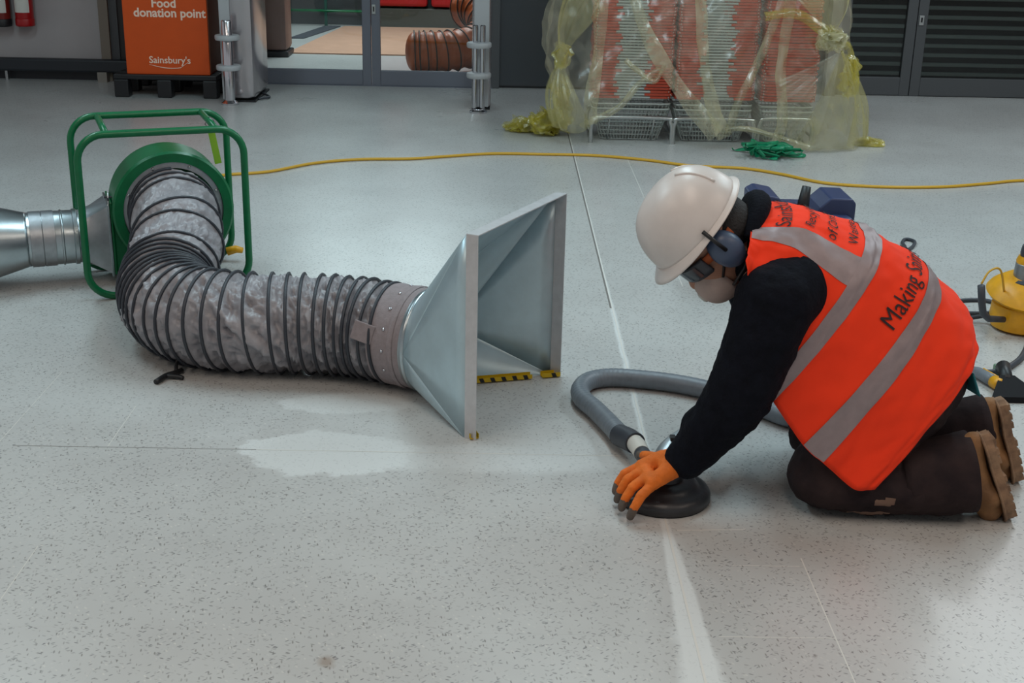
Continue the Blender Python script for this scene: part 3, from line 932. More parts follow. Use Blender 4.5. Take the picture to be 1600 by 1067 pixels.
def crumple(c, r, seed, m, name, n=9, wd=0.07):
    """a bunch of crushed film: overlapping creased ribbons"""
    rg = random.Random(seed)
    mb = MB()
    for k in range(n):
        pts = []
        for q in range(5):
            d = Vector((rg.gauss(0, 1), rg.gauss(0, 1), rg.gauss(0, 1))).normalized()
            pts.append((c[0] + d.x * r[0], c[1] + d.y * r[1], max(0.012, c[2] + d.z * r[2])))
        C = spline(pts, 26)
        ph = rg.uniform(0, 6)
        def fn(u, v, C=C, ph=ph, k=k):
            i_ = min(25, int(u * 26)); p_ = C[i_].lerp(C[i_ + 1], u * 26 - i_)
            tn = (C[i_ + 1] - C[i_]).normalized()
            s_ = tn.cross(Vector((math.sin(ph + u * 4), math.cos(ph * 2 + u * 3), 0.8))).normalized()
            w_ = wd * (0.5 + 0.7 * math.sin(PI * (0.1 + 0.8 * u)))
            cr = Vector((noise.noise(Vector((u * 7, v * 3, k + seed))), noise.noise(Vector((u * 7, v * 3, k + seed + 50))), noise.noise(Vector((u * 7, v * 3, k + seed + 90))))) * wd * 0.35
            o_ = p_ + s_ * (v - 0.5) * w_ + cr
            o_.z = max(0.004 + 0.001 * k, o_.z)
            return o_
        mb.grid(fn, 27, 7)
    return part(name, mb, m, t, False)
crumple((0.31, 8.06, 0.07), (0.12, 0.08, 0.07), 1, M_FILMY, 'bunched_end', 12, 0.09)
crumple((0.15, 8.18, 0.03), (0.12, 0.08, 0.03), 2, M_FILMY, 'bunched_end', 9, 0.08)
crumple((0.36, 7.98, 0.24), (0.04, 0.05, 0.17), 4, M_FILMY, 'bunched_end', 7, 0.08)
crumple((0.36, 7.84, 0.50), (0.045, 0.04, 0.08), 14, M_FILMY, 'bunched_end', 5, 0.06)
crumple((1.90, 7.66, 0.66), (0.08, 0.03, 0.06), 5, M_FILMF, 'knot', 8, 0.06)
crumple((2.05, 7.72, 0.44), (0.05, 0.03, 0.12), 6, M_FILMY, 'bunched_end', 4, 0.05)
crumple((2.26, 7.9, 0.02), (0.09, 0.05, 0.02), 9, M_FILMY, 'bunched_end', 5, 0.05)
fold([(ux(1.5), 0.78), (ux(1.7), 0.80), (ux(1.86), 0.70), (ux(1.95), 0.62)], 0.05, 0.06, M_FILMY, 0.03, 9)
fold([(ux(1.92), 0.66), (0.80, 0.55), (0.815, 0.45), (0.82, 0.38)], 0.03, 0.05, M_FILMY, 0.03, 10)

def fan(apex, base, m, seed, amp=0.03, name='gathered_flare'):
    """film gathered at a knot and spreading in pleats to a curve"""
    B = spline(base, 40); A = Vector(apex)
    def fn(u, v):
        k = v * 40; i = min(39, int(k)); b = B[i].lerp(B[i + 1], k - i)
        p = A.lerp(b, u)
        n = (B[i + 1] - B[i]).cross(b - A)
        n = n.normalized() if n.length > 1e-9 else Vector((0, -1, 0))
        w_ = noise.noise(Vector((v * 9, seed, u * 0.8))) + 0.6 * noise.noise(Vector((v * 22, seed + 3, u * 1.5)))
        p += n * amp * (0.25 + u) * w_ + n * 0.05 * math.sin(PI * u) * (-1 if n.y > 0 else 1)
        p.z = max(0.006, p.z)
        return p
    return part(name, MB().grid(fn, 24, 70), m, t, True)
M_FILMM = film_mat('tinted_film', srgb(232, 224, 150), 0.3)
fan((0.345, 7.80, 0.50), [(0.285, 7.98, 0.13), (0.31, 7.80, 0.11), (0.38, 7.70, 0.09), (0.47, 7.655, 0.09), (0.53, 7.66, 0.13)], M_FILMM, 1.0)
fan((0.345, 7.80, 0.50), [(0.41, 7.95, 0.95), (0.43, 7.78, 0.95), (0.50, 7.69, 0.92), (0.58, 7.67, 0.8)], M_FILMM, 4.0, 0.02)
fan((1.97, 7.66, 0.60), [(1.74, 7.69, 0.012), (1.90, 7.70, 0.01), (2.08, 7.76, 0.01), (2.22, 7.92, 0.01), (2.27, 8.12, 0.01)], M_FILMM, 7.0, 0.05)
fan((1.97, 7.66, 0.60), [(1.62, 7.67, 0.42), (1.66, 7.65, 0.2), (1.74, 7.65, 0.03)], M_FILM, 9.0, 0.02)
fan((1.90, 7.66, 0.68), [(1.58, 7.68, 0.98), (1.72, 7.67, 1.05), (1.9, 7.70, 1.05), (2.0, 7.8, 0.98)], M_FILMM, 11.0, 0.03)

# ------------------------------------------------------------------ green strapping pile
t = thing('green_strapping', 'tangled heap of green plastic strapping on the floor by baskets', 'strapping', (1.57, 7.5, 0))
r2 = random.Random(3)
for k in range(16):
    cx, cy = 1.56 + r2.uniform(-0.07, 0.09), 7.52 + r2.uniform(-0.09, 0.07)
    n = r2.randint(4, 6)
    pts = [(cx + r2.uniform(-0.13, 0.13), cy + r2.uniform(-0.11, 0.11), r2.uniform(0.012, 0.085)) for _ in range(n)]
    if k == 0: pts = [(1.56, 7.56, 0.03), (1.68, 7.54, 0.03), (1.76, 7.53, 0.02), (1.77, 7.5, 0.012), (1.70, 7.49, 0.012), (1.6, 7.5, 0.02)]
    if k == 1: pts = [(1.5, 7.58, 0.03), (1.45, 7.62, 0.02), (1.40, 7.65, 0.01), (1.38, 7.67, 0.01)]
    if k == 2: pts = [(1.5, 7.55, 0.03), (1.48, 7.47, 0.02), (1.52, 7.42, 0.01), (1.6, 7.41, 0.01)]
    C = spline(pts, 24)
    vs = []
    for i, p in enumerate(C):
        tn = (C[min(i + 1, 24)] - C[max(i - 1, 0)]).normalized()
        s = tn.cross(Vector((r2.uniform(-0.02, 0.02) + math.sin(i * 0.25 + k), math.cos(i * 0.2 + k * 2), 0.6))).normalized() * 0.011
        vs += [Vector((q.x, q.y, max(0.003, q.z))) for q in (p - s, p + s)]
    part('strap', MB().add(vs, [(2 * i, 2 * i + 1, 2 * i + 3, 2 * i + 2) for i in range(24)]), M_STRAP, t, True, solid=0.0015)

# yellow extension cord across the floor
cp = [(-1.62, 6.35, 0.008), (-1.55, 6.6, 0.008), (-1.429, 6.714, 0.008), (-1.229, 6.811, 0.008), (-1.023, 7.045, 0.008), (-0.791, 7.171, 0.008), (-0.509, 7.215, 0.008), (-0.297, 7.307, 0.008), (-0.044, 7.405, 0.008),
      (0.251, 7.415, 0.008), (0.546, 7.407, 0.008), (0.831, 7.308, 0.008), (1.069, 7.173, 0.008), (1.348, 7.131, 0.008), (1.536, 6.998, 0.008), (1.734, 6.793, 0.008), (2.024, 6.727, 0.008),
      (2.338, 6.754, 0.008), (2.612, 6.854, 0.008), (2.857, 6.955, 0.008), (3.3, 7.0, 0.008)]
tag(part('extension_cord', MB().tube(spline(cp, 160), 0.0085, 8), M_CORD, None, True, (0.5, 7.2, 0)), 'long yellow extension cord snaking across the floor behind the worker', 'cord')

# ------------------------------------------------------------------ blower fan
FO = Vector((-1.245, 4.85, 0))
FU = Vector((0.934, 0.357, 0)).normalized(); FN = Vector((0.357, -0.934, 0)).normalized(); FZ = Vector((0, 0, 1))
FM = frame_m(FO, FU, -FN, FZ)           # local x = right, y = away from viewer, z = up
f_ = lambda a, b, c: FM @ Vector((a, -b, c))   # a right, b toward viewer, c up
t = thing('blower_fan', 'green centrifugal blower fan in a green tube carrying frame', 'fan', tuple(FO))
for b_, a0 in ((0.165, -0.045), (-0.225, -0.045)):
    lp = [f_(a0 + x, b_, z + 0.013) for x, z in rounded_loop(0.59, 0.60, 0.095, 8)]
    part('frame_hoop', MB().tube(lp, 0.0135, 12, closed=True), M_GREEN, t, True)
for a in (-0.235, 0.155):
    part('cross_bar', MB().tube([f_(a, 0.165, 0.612), f_(a, -0.225, 0.612)], 0.0125, 10), M_GREEN, t, True)
for a in (-0.2, 0.12):
    part('base_bar', MB().box(a - 0.02, a + 0.02, -0.165, 0.225, 0.02, 0.035, 0.003, FM), M_GREEN, t)
CZ = 0.285
AX = axis_m(f_(0, 0, CZ), FN)
part('housing', MB().lathe([(0.06, -0.20), (0.212, -0.20), (0.222, -0.19), (0.222, -0.002), (0.226, 0.0), (0.226, 0.018), (0.218, 0.026), (0.186, 0.026), (0.186, 0.008), (0.05, 0.008)], 64, AX), M_GREEN, t, True, sharp=35)
part('inlet_plate', MB().lathe([(0.165, 0.012), (0.185, 0.012), (0.185, 0.016), (0.165, 0.018), (0.165, 0.03)], 56, AX, False, False), M_GALVD, t, True, sharp=35)
for k in range(8):
    a = 2 * PI * (k + 0.5) / 8
    part('bolt', MB().lathe([(0.006, 0.016), (0.006, 0.021), (0.003, 0.023)], 10, AX @ Matrix.Translation((0.176 * math.cos(a), 0.176 * math.sin(a), 0))), M_CHROMED, t, True)
for k in range(4):
    part('housing_foot', MB().box(-0.2 if k % 2 else 0.09, -0.16 if k % 2 else 0.13, 0.03 if k < 2 else 0.15, 0.06 if k < 2 else 0.18, 0.035, 0.2, 0.002, FM), M_GREEN, t)
oc = part('outlet_duct', MB().box(-0.225, -0.06, 0.005, 0.195, 0.055, 0.305, 0.006, FM), M_GREEN, t)
part('outlet_flange', MB().box(-0.232, -0.224, -0.005, 0.205, 0.045, 0.325, 0.002, FM), M_GREEN, t)
part('motor', MB().lathe([(0.05, -0.40), (0.085, -0.39), (0.095, -0.36), (0.095, -0.20), (0.06, -0.20)], 32, AX), M_GREEN, t, True, sharp=40)
nt_ = part('clamp_bolt', MB().tube([f_(-0.236, 0.005, 0.27), f_(-0.236, 0.005, 0.365)], 0.004, 8), M_CHROMED, t, True)
part('wing_nut', MB().box(-0.25, -0.222, -0.008, -0.002, 0.345, 0.352, 0.001, FM).box(-0.24, -0.232, -0.012, 0.002, 0.335, 0.347, 0.001, FM), M_DGREY, nt_)
part('yellow_plug', MB().tube([f_(0.225, -0.2, 0.045), f_(0.26, -0.19, 0.055), f_(0.285, -0.18, 0.05)], [0.018, 0.016, 0.012], 10), M_YELLOW, t, True)
tg = part('inspection_tag', MB().box(-0.013, 0.013, -0.001, 0.001, -0.14, 0.0, 0.0, FM @ Matrix.Translation((0.16, 0.02, 0.585)) @ Matrix.Rotation(-0.16, 4, 'Y')), M_TAG, t)
part('tag_wire', MB().tube([f_(0.155, -0.02, 0.626), f_(0.175, -0.02, 0.61), f_(0.165, -0.021, 0.57), f_(0.14, -0.02, 0.6), f_(0.155, -0.02, 0.626)], 0.0015, 6), M_DGREY, tg)

# galvanised duct run on its outlet
t = thing('galvanised_duct', 'galvanised square-to-round duct with cone fitted to the green blower outlet', 'duct', tuple(f_(-0.5, -0.1, 0)))
OZ, OB = 0.18, -0.1
def sq2round(a_sq, half, a_rd, r, zc, bc):
    mb = MB()
    n = 32
    sq, rd = [], []
    def fn(u, v):
        ang = 2 * PI * v
        cx, cy = math.cos(ang), math.sin(ang)
        m_ = max(abs(cx), abs(cy))
        s = Vector((cx / m_ * half[0], cy / m_ * half[1], 0)); c_ = Vector((cx * r, cy * r, 0))
        p = s.lerp(c_, u)
        return f_(a_sq + (a_rd - a_sq) * u, bc + p.x, zc + p.y)
    mb.grid(fn, 6, 64, True)
    return mb
part('square_transition', sq2round(-0.240, (0.098, 0.13), -0.345, 0.1, OZ, OB), M_GALVD, t, True, sharp=30)
part('transition_flange', MB().box(-0.242, -0.234, -OB - 0.108, -OB + 0.108, OZ - 0.14, OZ + 0.14, 0.001, FM), M_GALV, t)
AD = axis_m(f_(0, OB, OZ), -FU)
part('coupling', MB().lathe([(0.1, 0.345), (0.102, 0.35), (0.106, 0.352), (0.106, 0.365), (0.102, 0.368), (0.102, 0.54), (0.1, 0.545)], 48, AD, False, False), M_GALV, t, True, sharp=30)
for a in (0.455, 0.50):
    part('clamp_band', MB().lathe([(0.103, a - 0.022), (0.1055, a - 0.021), (0.1055, a + 0.021), (0.103, a + 0.022)], 48, AD, False, False), M_GALVD, t, True, sharp=30)
part('rib_ring', MB().lathe([(0.102, 0.402), (0.106, 0.405), (0.106, 0.409), (0.102, 0.412)], 48, AD, False, False), M_GALV, t, True)
part('cone', MB().lathe([(0.101, 0.53), (0.104, 0.54), (0.176, 0.80), (0.178, 0.84)], 56, AD, False, False), M_GALV, t, True, sharp=30, solid=0.0015)

# ------------------------------------------------------------------ flexible hose
t = thing('flexible_duct', 'grey fabric flexible duct with black spiral wire from blower to hood', 'duct', (-0.9, 4.1, 0))
HP = [f_(0, 0.02, CZ), (-1.195, 4.68, 0.275), (-1.15, 4.5, 0.235), (-1.13, 4.3, 0.19), (-1.095, 4.12, 0.165), (-0.985, 3.965, 0.16), (-0.80, 3.9, 0.16), (-0.59, 3.895, 0.16), (-0.44, 3.874, 0.159), (-0.315, 3.823, 0.158)]
def turns(u):
    b = float(np.interp(u, [0, 0.05, 0.09, 0.34, 0.42, 0.6, 0.72, 1.0], [0, 1.2, 2, 5.0, 8.5, 17.0, 21.5, 30.5]))
    return b + 0.35 * noise.noise(Vector((u * 22, 0.5, 0))) * min(1, u * 5)
_tm = [0.0]
def turns_m(u):
    _tm[0] = max(_tm[0] + 1e-4, turns(u)); return _tm[0]
sk, wi = flex_duct(HP, lambda u: 0.164 - 0.007 * u, turns_m, 0.003, 0.023, 620, 110, 1.0, 0.0054)
part('fabric_sleeve', sk, M_FABRIC, t, True)
part('spiral_wire', wi, M_WIRE, t, True)
# hood axis
HO = Vector((0.075, 3.63, 0)); HE = Vector((0.26, 0.515, 0)).normalized(); HN = Vector((0.893, -0.45, 0)).normalized()
HC = HO - HN * 0.35 + Vector((0, 0, 0.157))
CA = axis_m(HC, HN)
part('end_cuff', MB().lathe([(0.157, -0.10), (0.159, -0.09), (0.1575, -0.05), (0.160, -0.03), (0.157, -0.022), (0.158, 0.01), (0.155, 0.014)], 56, CA, False, False), M_CUFF, t, True, sharp=40)
cb = part('cuff_strap', MB().lathe([(0.1595, -0.026), (0.161, -0.024), (0.161, -0.010), (0.1595, -0.008)], 56, CA, False, False), M_CUFF, t, True)
for k in range(7):
    a = math.radians(60 + 24 * k)
    # rivets on the side facing the camera
    d_ = CA @ Vector((0.159 * math.cos(a), 0.159 * math.sin(a), -0.042))
    c_ = CA @ Vector((0, 0, -0.045))
    mm = axis_m(d_, d_ - c_)
    part('rivet', MB().lathe([(0.005, -0.002), (0.005, 0.003), (0.002, 0.0045)], 10, mm), M_CHROME, cb, True)
lp = Vector((-0.405, 3.695, 0.205))
part('label_patch', MB().box(-0.034, 0.034, -0.003, 0.003, -0.03, 0.03, 0.003, Matrix.Translation(lp) @ Matrix.Rotation(-0.25, 4, 'Z') @ Matrix.Rotation(-0.2, 4, 'X') @ Matrix.Rotation(0.25, 4, 'Y')), M_CUFF, t)
tag(part('tie_scrap', MB().tube(spline([(-1.055, 3.755, 0.008), (-1.035, 3.80, 0.012), (-1.01, 3.83, 0.012), (-1.0, 3.86, 0.008)], 14), 0.009, 8).tube(spline([(-1.035, 3.80, 0.012), (-0.995, 3.80, 0.01), (-0.98, 3.795, 0.007)], 8), 0.007, 8).tube(spline([(-1.01, 3.83, 0.012), (-1.015, 3.86, 0.03), (-1.012, 3.87, 0.04)], 6), 0.006, 8), M_BLACK, None, True, (-1.03, 3.81, 0)),
    'small black tie scrap on the floor in front of the flexible duct', 'scrap')

# ------------------------------------------------------------------ extraction hood
t = thing('extraction_hood', 'galvanised sheet metal square extraction hood standing on the floor', 'hood', tuple(HO))
hh = 0.2985; hw_ = 0.2885
Hp = lambda e, z, n: HO + HE * e + HN * n + Vector((0, 0, z))
corn = [(-hw_, 0.0), (hw_, 0.0), (hw_, 2 * hh), (-hw_, 2 * hh)]
ZC = 0.157; RC = 0.155; NF = -0.036; NB = -0.32
skin = MB()
cp_ = [Hp(e, z, NF) for e, z in corn]
cang = lambda a: Hp(RC * math.cos(a), ZC + RC * math.sin(a), NB)
# flat triangular sides
side_a = [-PI / 2, 0, PI / 2, PI]
for k in (1, 2, 3):       # the floor side is left open
    A, B_ = cp_[k], cp_[(k + 1) % 4]
    ap = cang(side_a[k])
    p_ = part('side_panel', MB().grid(lambda u, v, A=A, B_=B_, ap=ap: A.lerp(B_, v).lerp(ap, u * 0.999), 8, 6), M_GALVH, t, True, solid=0.0016)
for k in range(4):
    cpt = cp_[k]
    a0 = side_a[(k - 1) % 4]; a1 = side_a[k]
    if a1 < a0: a1 += 2 * PI
    part('corner_cone', MB().grid(lambda u, v, cpt=cpt, a0=a0, a1=a1: cpt.lerp(cang(a0 + (a1 - a0) * v), 0.002 + u * 0.998), 8, 14), M_GALVH, t, True, solid=0.0016)
for k in (1, 2, 3):
    (e0, z0), (e1, z1) = corn[k], corn[(k + 1) % 4]
    A0, A1, B0, B1 = Hp(e0, z0, NF), Hp(e0, z0, 0), Hp(e1, z1, NF), Hp(e1, z1, 0)
    part('flange', MB().add([A0, A1, B1, B0], [(0, 1, 2, 3)]), M_FLANGE, t, solid=0.003)
part('collar', MB().lathe([(0.153, -0.03), (0.155, 0.0), (0.158, 0.02), (0.163, 0.027), (0.157, 0.032)], 56, CA, False, False), M_GALV, t, True)
K0, K1 = Hp(hw_, 0.004, -0.004), Hp(0.0, 0.006, NB)       # lower edge of the far corner cone
N0, N1 = Hp(-hw_, 0.004, -0.004), Hp(0.0, 0.006, NB)
def tape(A, B_, f0, f1):
    a, c = A.lerp(B_, f0), A.lerp(B_, f1)
    d = (c - a).normalized(); sd = d.cross(Vector((0, 0, 1)))
    tp = part('tape_strip', MB().add([a - sd * 0.012, c - sd * 0.012, c + sd * 0.012, a + sd * 0.012, a - sd * 0.012 + Vector((0, 0, 0.014)), c - sd * 0.012 + Vector((0, 0, 0.014)), a + sd * 0.012 + Vector((0, 0, 0.014)), c + sd * 0.012 + Vector((0, 0, 0.014))],
             [(0, 1, 2, 3), (0, 1, 5, 4), (3, 2, 7, 6)]), M_HAZ, t, solid=0.0012)
    n_ = max(1, int((c - a).length / 0.036))
    for q in range(n_):
        for sg in (-1, 1):
            b0 = a + d * (0.012 + 0.036 * q) + sd * 0.0132 * sg
            part('black_stripe', MB().add([b0, b0 + d * 0.014, b0 + d * 0.02 + Vector((0, 0, 0.014)), b0 + d * 0.006 + Vector((0, 0, 0.014))], [(0, 1, 2, 3)]), M_BLACK, tp)
tape(K0, K1, 0.0, 0.14)
tape(K0, K1, 0.22, 0.95)
tape(N0, N1, 0.0, 0.1)

# ------------------------------------------------------------------ grinder, hose
t = thing('floor_grinder', 'black disc-shaped hand grinder pressed to the floor under orange glove', 'grinder', (0.435, 3.03, 0))
GM = Matrix.Translation((0.435, 3.03, 0))
part('dust_shroud', MB().lathe([(0.116, 0.0), (0.122, 0.006), (0.122, 0.022), (0.116, 0.032), (0.104, 0.038), (0.092, 0.040), (0.086, 0.048), (0.074, 0.056), (0.05, 0.060), (0.045, 0.072)], 64, GM), M_RUBBER, t, True, sharp=50)
part('brush_skirt', MB().lathe([(0.118, 0.0), (0.119, 0.007)], 64, GM, True, False), M_BLACK, t, True)
part('gear_head', MB().lathe([(0.048, 0.06), (0.045, 0.085), (0.032, 0.1), (0.01, 0.104)], 32, GM), M_DGREY, t, True, sharp=40)
mb_ = part('motor_body', MB().tube(spline([(0.435, 3.05, 0.085), (0.46, 3.10, 0.1), (0.51, 3.155, 0.112), (0.58, 3.22, 0.12)], 12), [0.034] * 10 + [0.03, 0.026, 0.02], 18), M_GALVD, t, True)
part('switch', MB().box(0.455, 0.47, 3.09, 3.115, 0.126, 0.142, 0.002), M_BLACK, mb_)
part('dust_port', MB().tube([(0.415, 3.09, 0.05), (0.40, 3.15, 0.056), (0.39, 3.19, 0.058)], 0.022, 16), M_DGREY, t, True)
t = thing('vacuum_hose', 'grey vacuum hose looping on the floor from the grinder', 'hose', (0.4, 3.5, 0))
vp = [(0.352, 3.318, 0.042), (0.335, 3.40, 0.034), (0.296, 3.53, 0.0315), (0.262, 3.62, 0.031), (0.258, 3.70, 0.031), (0.292, 3.775, 0.031), (0.361, 3.806, 0.031), (0.451, 3.795, 0.031), (0.548, 3.768, 0.031), (0.641, 3.72, 0.031),
      (0.728, 3.652, 0.031), (0.807, 3.56, 0.031), (0.88, 3.50, 0.031), (1.02, 3.55, 0.031), (1.12, 3.75, 0.031), (1.13, 4.1, 0.031), (1.12, 4.5, 0.08), (1.12, 4.66, 0.12)]
vs_ = spline(vp, 260)
part('hose_tube', MB().tube(vs_, [0.0285 + (0.0006 if i % 3 else -0.0003) for i in range(len(vs_))], 20), M_GREYHOSE, t, True)
part('cuff', MB().tube([(0.382, 3.245, 0.056), (0.368, 3.285, 0.05), (0.347, 3.335, 0.04)], [0.030, 0.0315, 0.0315], 20), M_DGREY, t, True, sharp=40)
part('white_connector', MB().tube([(0.393, 3.175, 0.058), (0.388, 3.215, 0.058), (0.381, 3.247, 0.056)], [0.0225, 0.024, 0.024], 20), M_WHITE, t, True, sharp=40)

# ------------------------------------------------------------------ blue vacuum, right-hand tools
t = thing('blue_vacuum', 'navy blue site vacuum with black upright lever, half hidden behind the worker', 'vacuum', (1.13, 4.85, 0))
part('tank', MB().lathe([(0.15, 0.03), (0.165, 0.05), (0.17, 0.26), (0.175, 0.27)], 40, Matrix.Translation((1.13, 4.88, 0))), M_DGREY, t, True, sharp=40)
part('head', MB().box(0.95, 1.33, 4.72, 5.04, 0.26, 0.33, 0.02), M_BLUE, t, True, sharp=40)
def wing(pts, y0, y1):
    n = len(pts)
    mb = MB().add([(x, y0, z) for x, z in pts] + [(x, y1, z) for x, z in pts], [tuple(range(n))[::-1], tuple(range(n, 2 * n))] + [(i, (i + 1) % n, n + (i + 1) % n, n + i) for i in range(n)])
    o = part('lid_wing', mb, M_BLUE, t)
    md = o.modifiers.new('b', 'BEVEL'); md.width = 0.006; md.segments = 2
wing([(0.955, 0.32), (0.955, 0.385), (0.985, 0.402), (1.05, 0.39), (1.075, 0.365), (1.08, 0.32)], 4.78, 4.98)
wing([(1.19, 0.32), (1.21, 0.355), (1.25, 0.392), (1.33, 0.39), (1.345, 0.372), (1.345, 0.3), (1.33, 0.29)], 4.78, 4.98)
lv = part('lever', MB().tube([(1.142, 4.78, 0.31), (1.145, 4.78, 0.38), (1.152, 4.785, 0.435)], [0.026, 0.022, 0.017], 12), M_BLACK, t, True)
part('lever_collar', MB().tube([(1.14, 4.78, 0.33), (1.142, 4.78, 0.352)], 0.03, 12), M_DGREY, lv, True)
for dx in (-0.12, 0.12):
    part('castor', MB().lathe([(0.02, -0.012), (0.03, -0.01), (0.03, 0.01), (0.02, 0.012)], 16, Matrix.Translation((1.13 + dx, 4.8, 0.03)) @ Matrix.Rotation(PI / 2, 4, 'Y')), M_BLACK, t, True)

t = thing('yellow_grinder_motor', 'round yellow floor machine with grey motor and black handle at right edge', 'machine', (1.89, 4.45, 0))
YM = Matrix.Translation((1.90, 4.45, 0))
part('lower_drum', MB().lathe([(0.085, 0.0), (0.108, 0.012), (0.116, 0.05), (0.112, 0.095), (0.09, 0.11)], 44, YM), M_YELLOW, t, True, sharp=40)
tilt = YM @ Matrix.Translation((-0.0, 0, 0.135)) @ Matrix.Rotation(math.radians(12), 4, 'X')
part('upper_dish', MB().lathe([(0.08, -0.04), (0.13, -0.012), (0.14, 0.0), (0.13, 0.016), (0.09, 0.05), (0.05, 0.064)], 44, tilt), M_YELLOW, t, True, sharp=40)
part('motor_plate', MB().lathe([(0.07, 0.165), (0.075, 0.17), (0.075, 0.185), (0.06, 0.192)], 36, YM), M_DGREY, t, True, sharp=40)
part('motor_body', MB().lathe([(0.055, 0.185), (0.052, 0.245), (0.045, 0.25)], 32, YM), M_GALVD, t, True, sharp=40)
part('yellow_collar', MB().lathe([(0.05, 0.245), (0.052, 0.255), (0.045, 0.272)], 32, YM), M_YELLOW, t, True, sharp=40)
part('cap', MB().lathe([(0.04, 0.27), (0.042, 0.285), (0.038, 0.31), (0.02, 0.314)], 24, YM), M_DGREY, t, True, sharp=40)
part('handle', MB().tube([(1.675, 4.30, 0.205), (1.688, 4.305, 0.14), (1.70, 4.31, 0.10), (1.73, 4.33, 0.075), (1.80, 4.37, 0.06)], [0.013, 0.013, 0.013, 0.012, 0.011], 12), M_DGREY, t, True)
part('thin_lead', MB().tube(spline([(1.80, 4.40, 0.15), (1.765, 4.38, 0.24), (1.72, 4.36, 0.24), (1.69, 4.34, 0.20)], 20), 0.004, 6), M_CORD, t, True)
tag(part('black_cable', MB().tube(spline([(1.64, 4.62, 0.008), (1.76, 4.74, 0.008), (1.87, 4.76, 0.008), (1.91, 4.70, 0.008), (1.85, 4.61, 0.008), (1.74, 4.60, 0.008), (1.62, 4.64, 0.012)], 50), 0.0085, 8).tube(spline([(1.60, 4.60, 0.01), (1.7, 4.52, 0.012), (1.78, 4.50, 0.03), (1.80, 4.44, 0.05)], 20), 0.0085, 8), M_DGREY, None, True, (1.76, 4.65, 0)),
    'coiled black cable on the floor between worker and yellow machine', 'cable')
t = thing('utility_knife', 'yellow and grey handled utility knife on the floor behind the worker', 'knife', (1.57, 3.88, 0))
kd = Vector((0.033, -0.115, 0)).normalized()
kp = lambda s: Vector((1.562, 3.935, 0.022)) + kd * s
part('grip', MB().tube([kp(-0.02), kp(0.0), kp(0.06), kp(0.09)], [0.012, 0.018, 0.02, 0.02], 14), M_GREYHOSE, t, True)
part('butt', MB().tube([kp(0.085), kp(0.115), kp(0.125)], [0.0205, 0.0205, 0.016], 14), M_YELLOW, t, True)
part('side_inlay', MB().tube([kp(0.0) + Vector((0.018, 0, 0.008)), kp(0.09) + Vector((0.018, 0, 0.008))], 0.007, 8), M_YELLOW, t, True)
t = thing('suction_nozzle', 'black flared suction nozzle on the floor behind the boots', 'nozzle', (1.62, 3.8, 0))
part('mouth', MB().add([(1.535, 3.725, 0.0), (1.70, 3.725, 0.0), (1.70, 3.725, 0.02), (1.535, 3.725, 0.02), (1.60, 3.85, 0.0), (1.648, 3.85, 0.0), (1.648, 3.85, 0.045), (1.60, 3.85, 0.045)],
     [(0, 1, 2, 3), (4, 5, 6, 7), (3, 2, 6, 7), (0, 1, 5, 4), (0, 3, 7, 4), (1, 2, 6, 5)]), mat('matt_black_rubber', srgb(26, 27, 30), 0.8, spec=0.2), t)
part('neck', MB().tube([(1.624, 3.84, 0.026), (1.637, 3.90, 0.034), (1.645, 3.94, 0.04)], [0.02, 0.021, 0.024], 16), M_BLACK, t, True)
t = thing('grey_air_line', 'thin grey air line with green clip running off right', 'hose', (1.7, 4.05, 0))
part('line', MB().tube(spline([(1.55, 3.97, 0.01), (1.60, 3.965, 0.01), (1.66, 3.985, 0.01), (1.72, 4.045, 0.01), (1.79, 4.14, 0.01), (1.9, 4.35, 0.01)], 30), 0.01, 10), M_DGREY, t, True)
part('clip', MB().box(1.635, 1.675, 3.965, 4.0, 0.0, 0.03, 0.005), mat('green_clip', srgb(108, 138, 112), 0.5), t)
tag(part('cable_loop', MB().tube(spline([(1.70, 5.40, 0.008), (1.78, 5.49, 0.008), (1.80, 5.60, 0.008), (1.835, 5.66, 0.008), (1.86, 5.62, 0.008), (1.83, 5.54, 0.008), (1.78, 5.46, 0.008)], 40), 0.0075, 8), M_DGREY, None, True, (1.8, 5.5, 0)),
    'small black cable loop on the floor beyond the worker\'s back', 'cable')

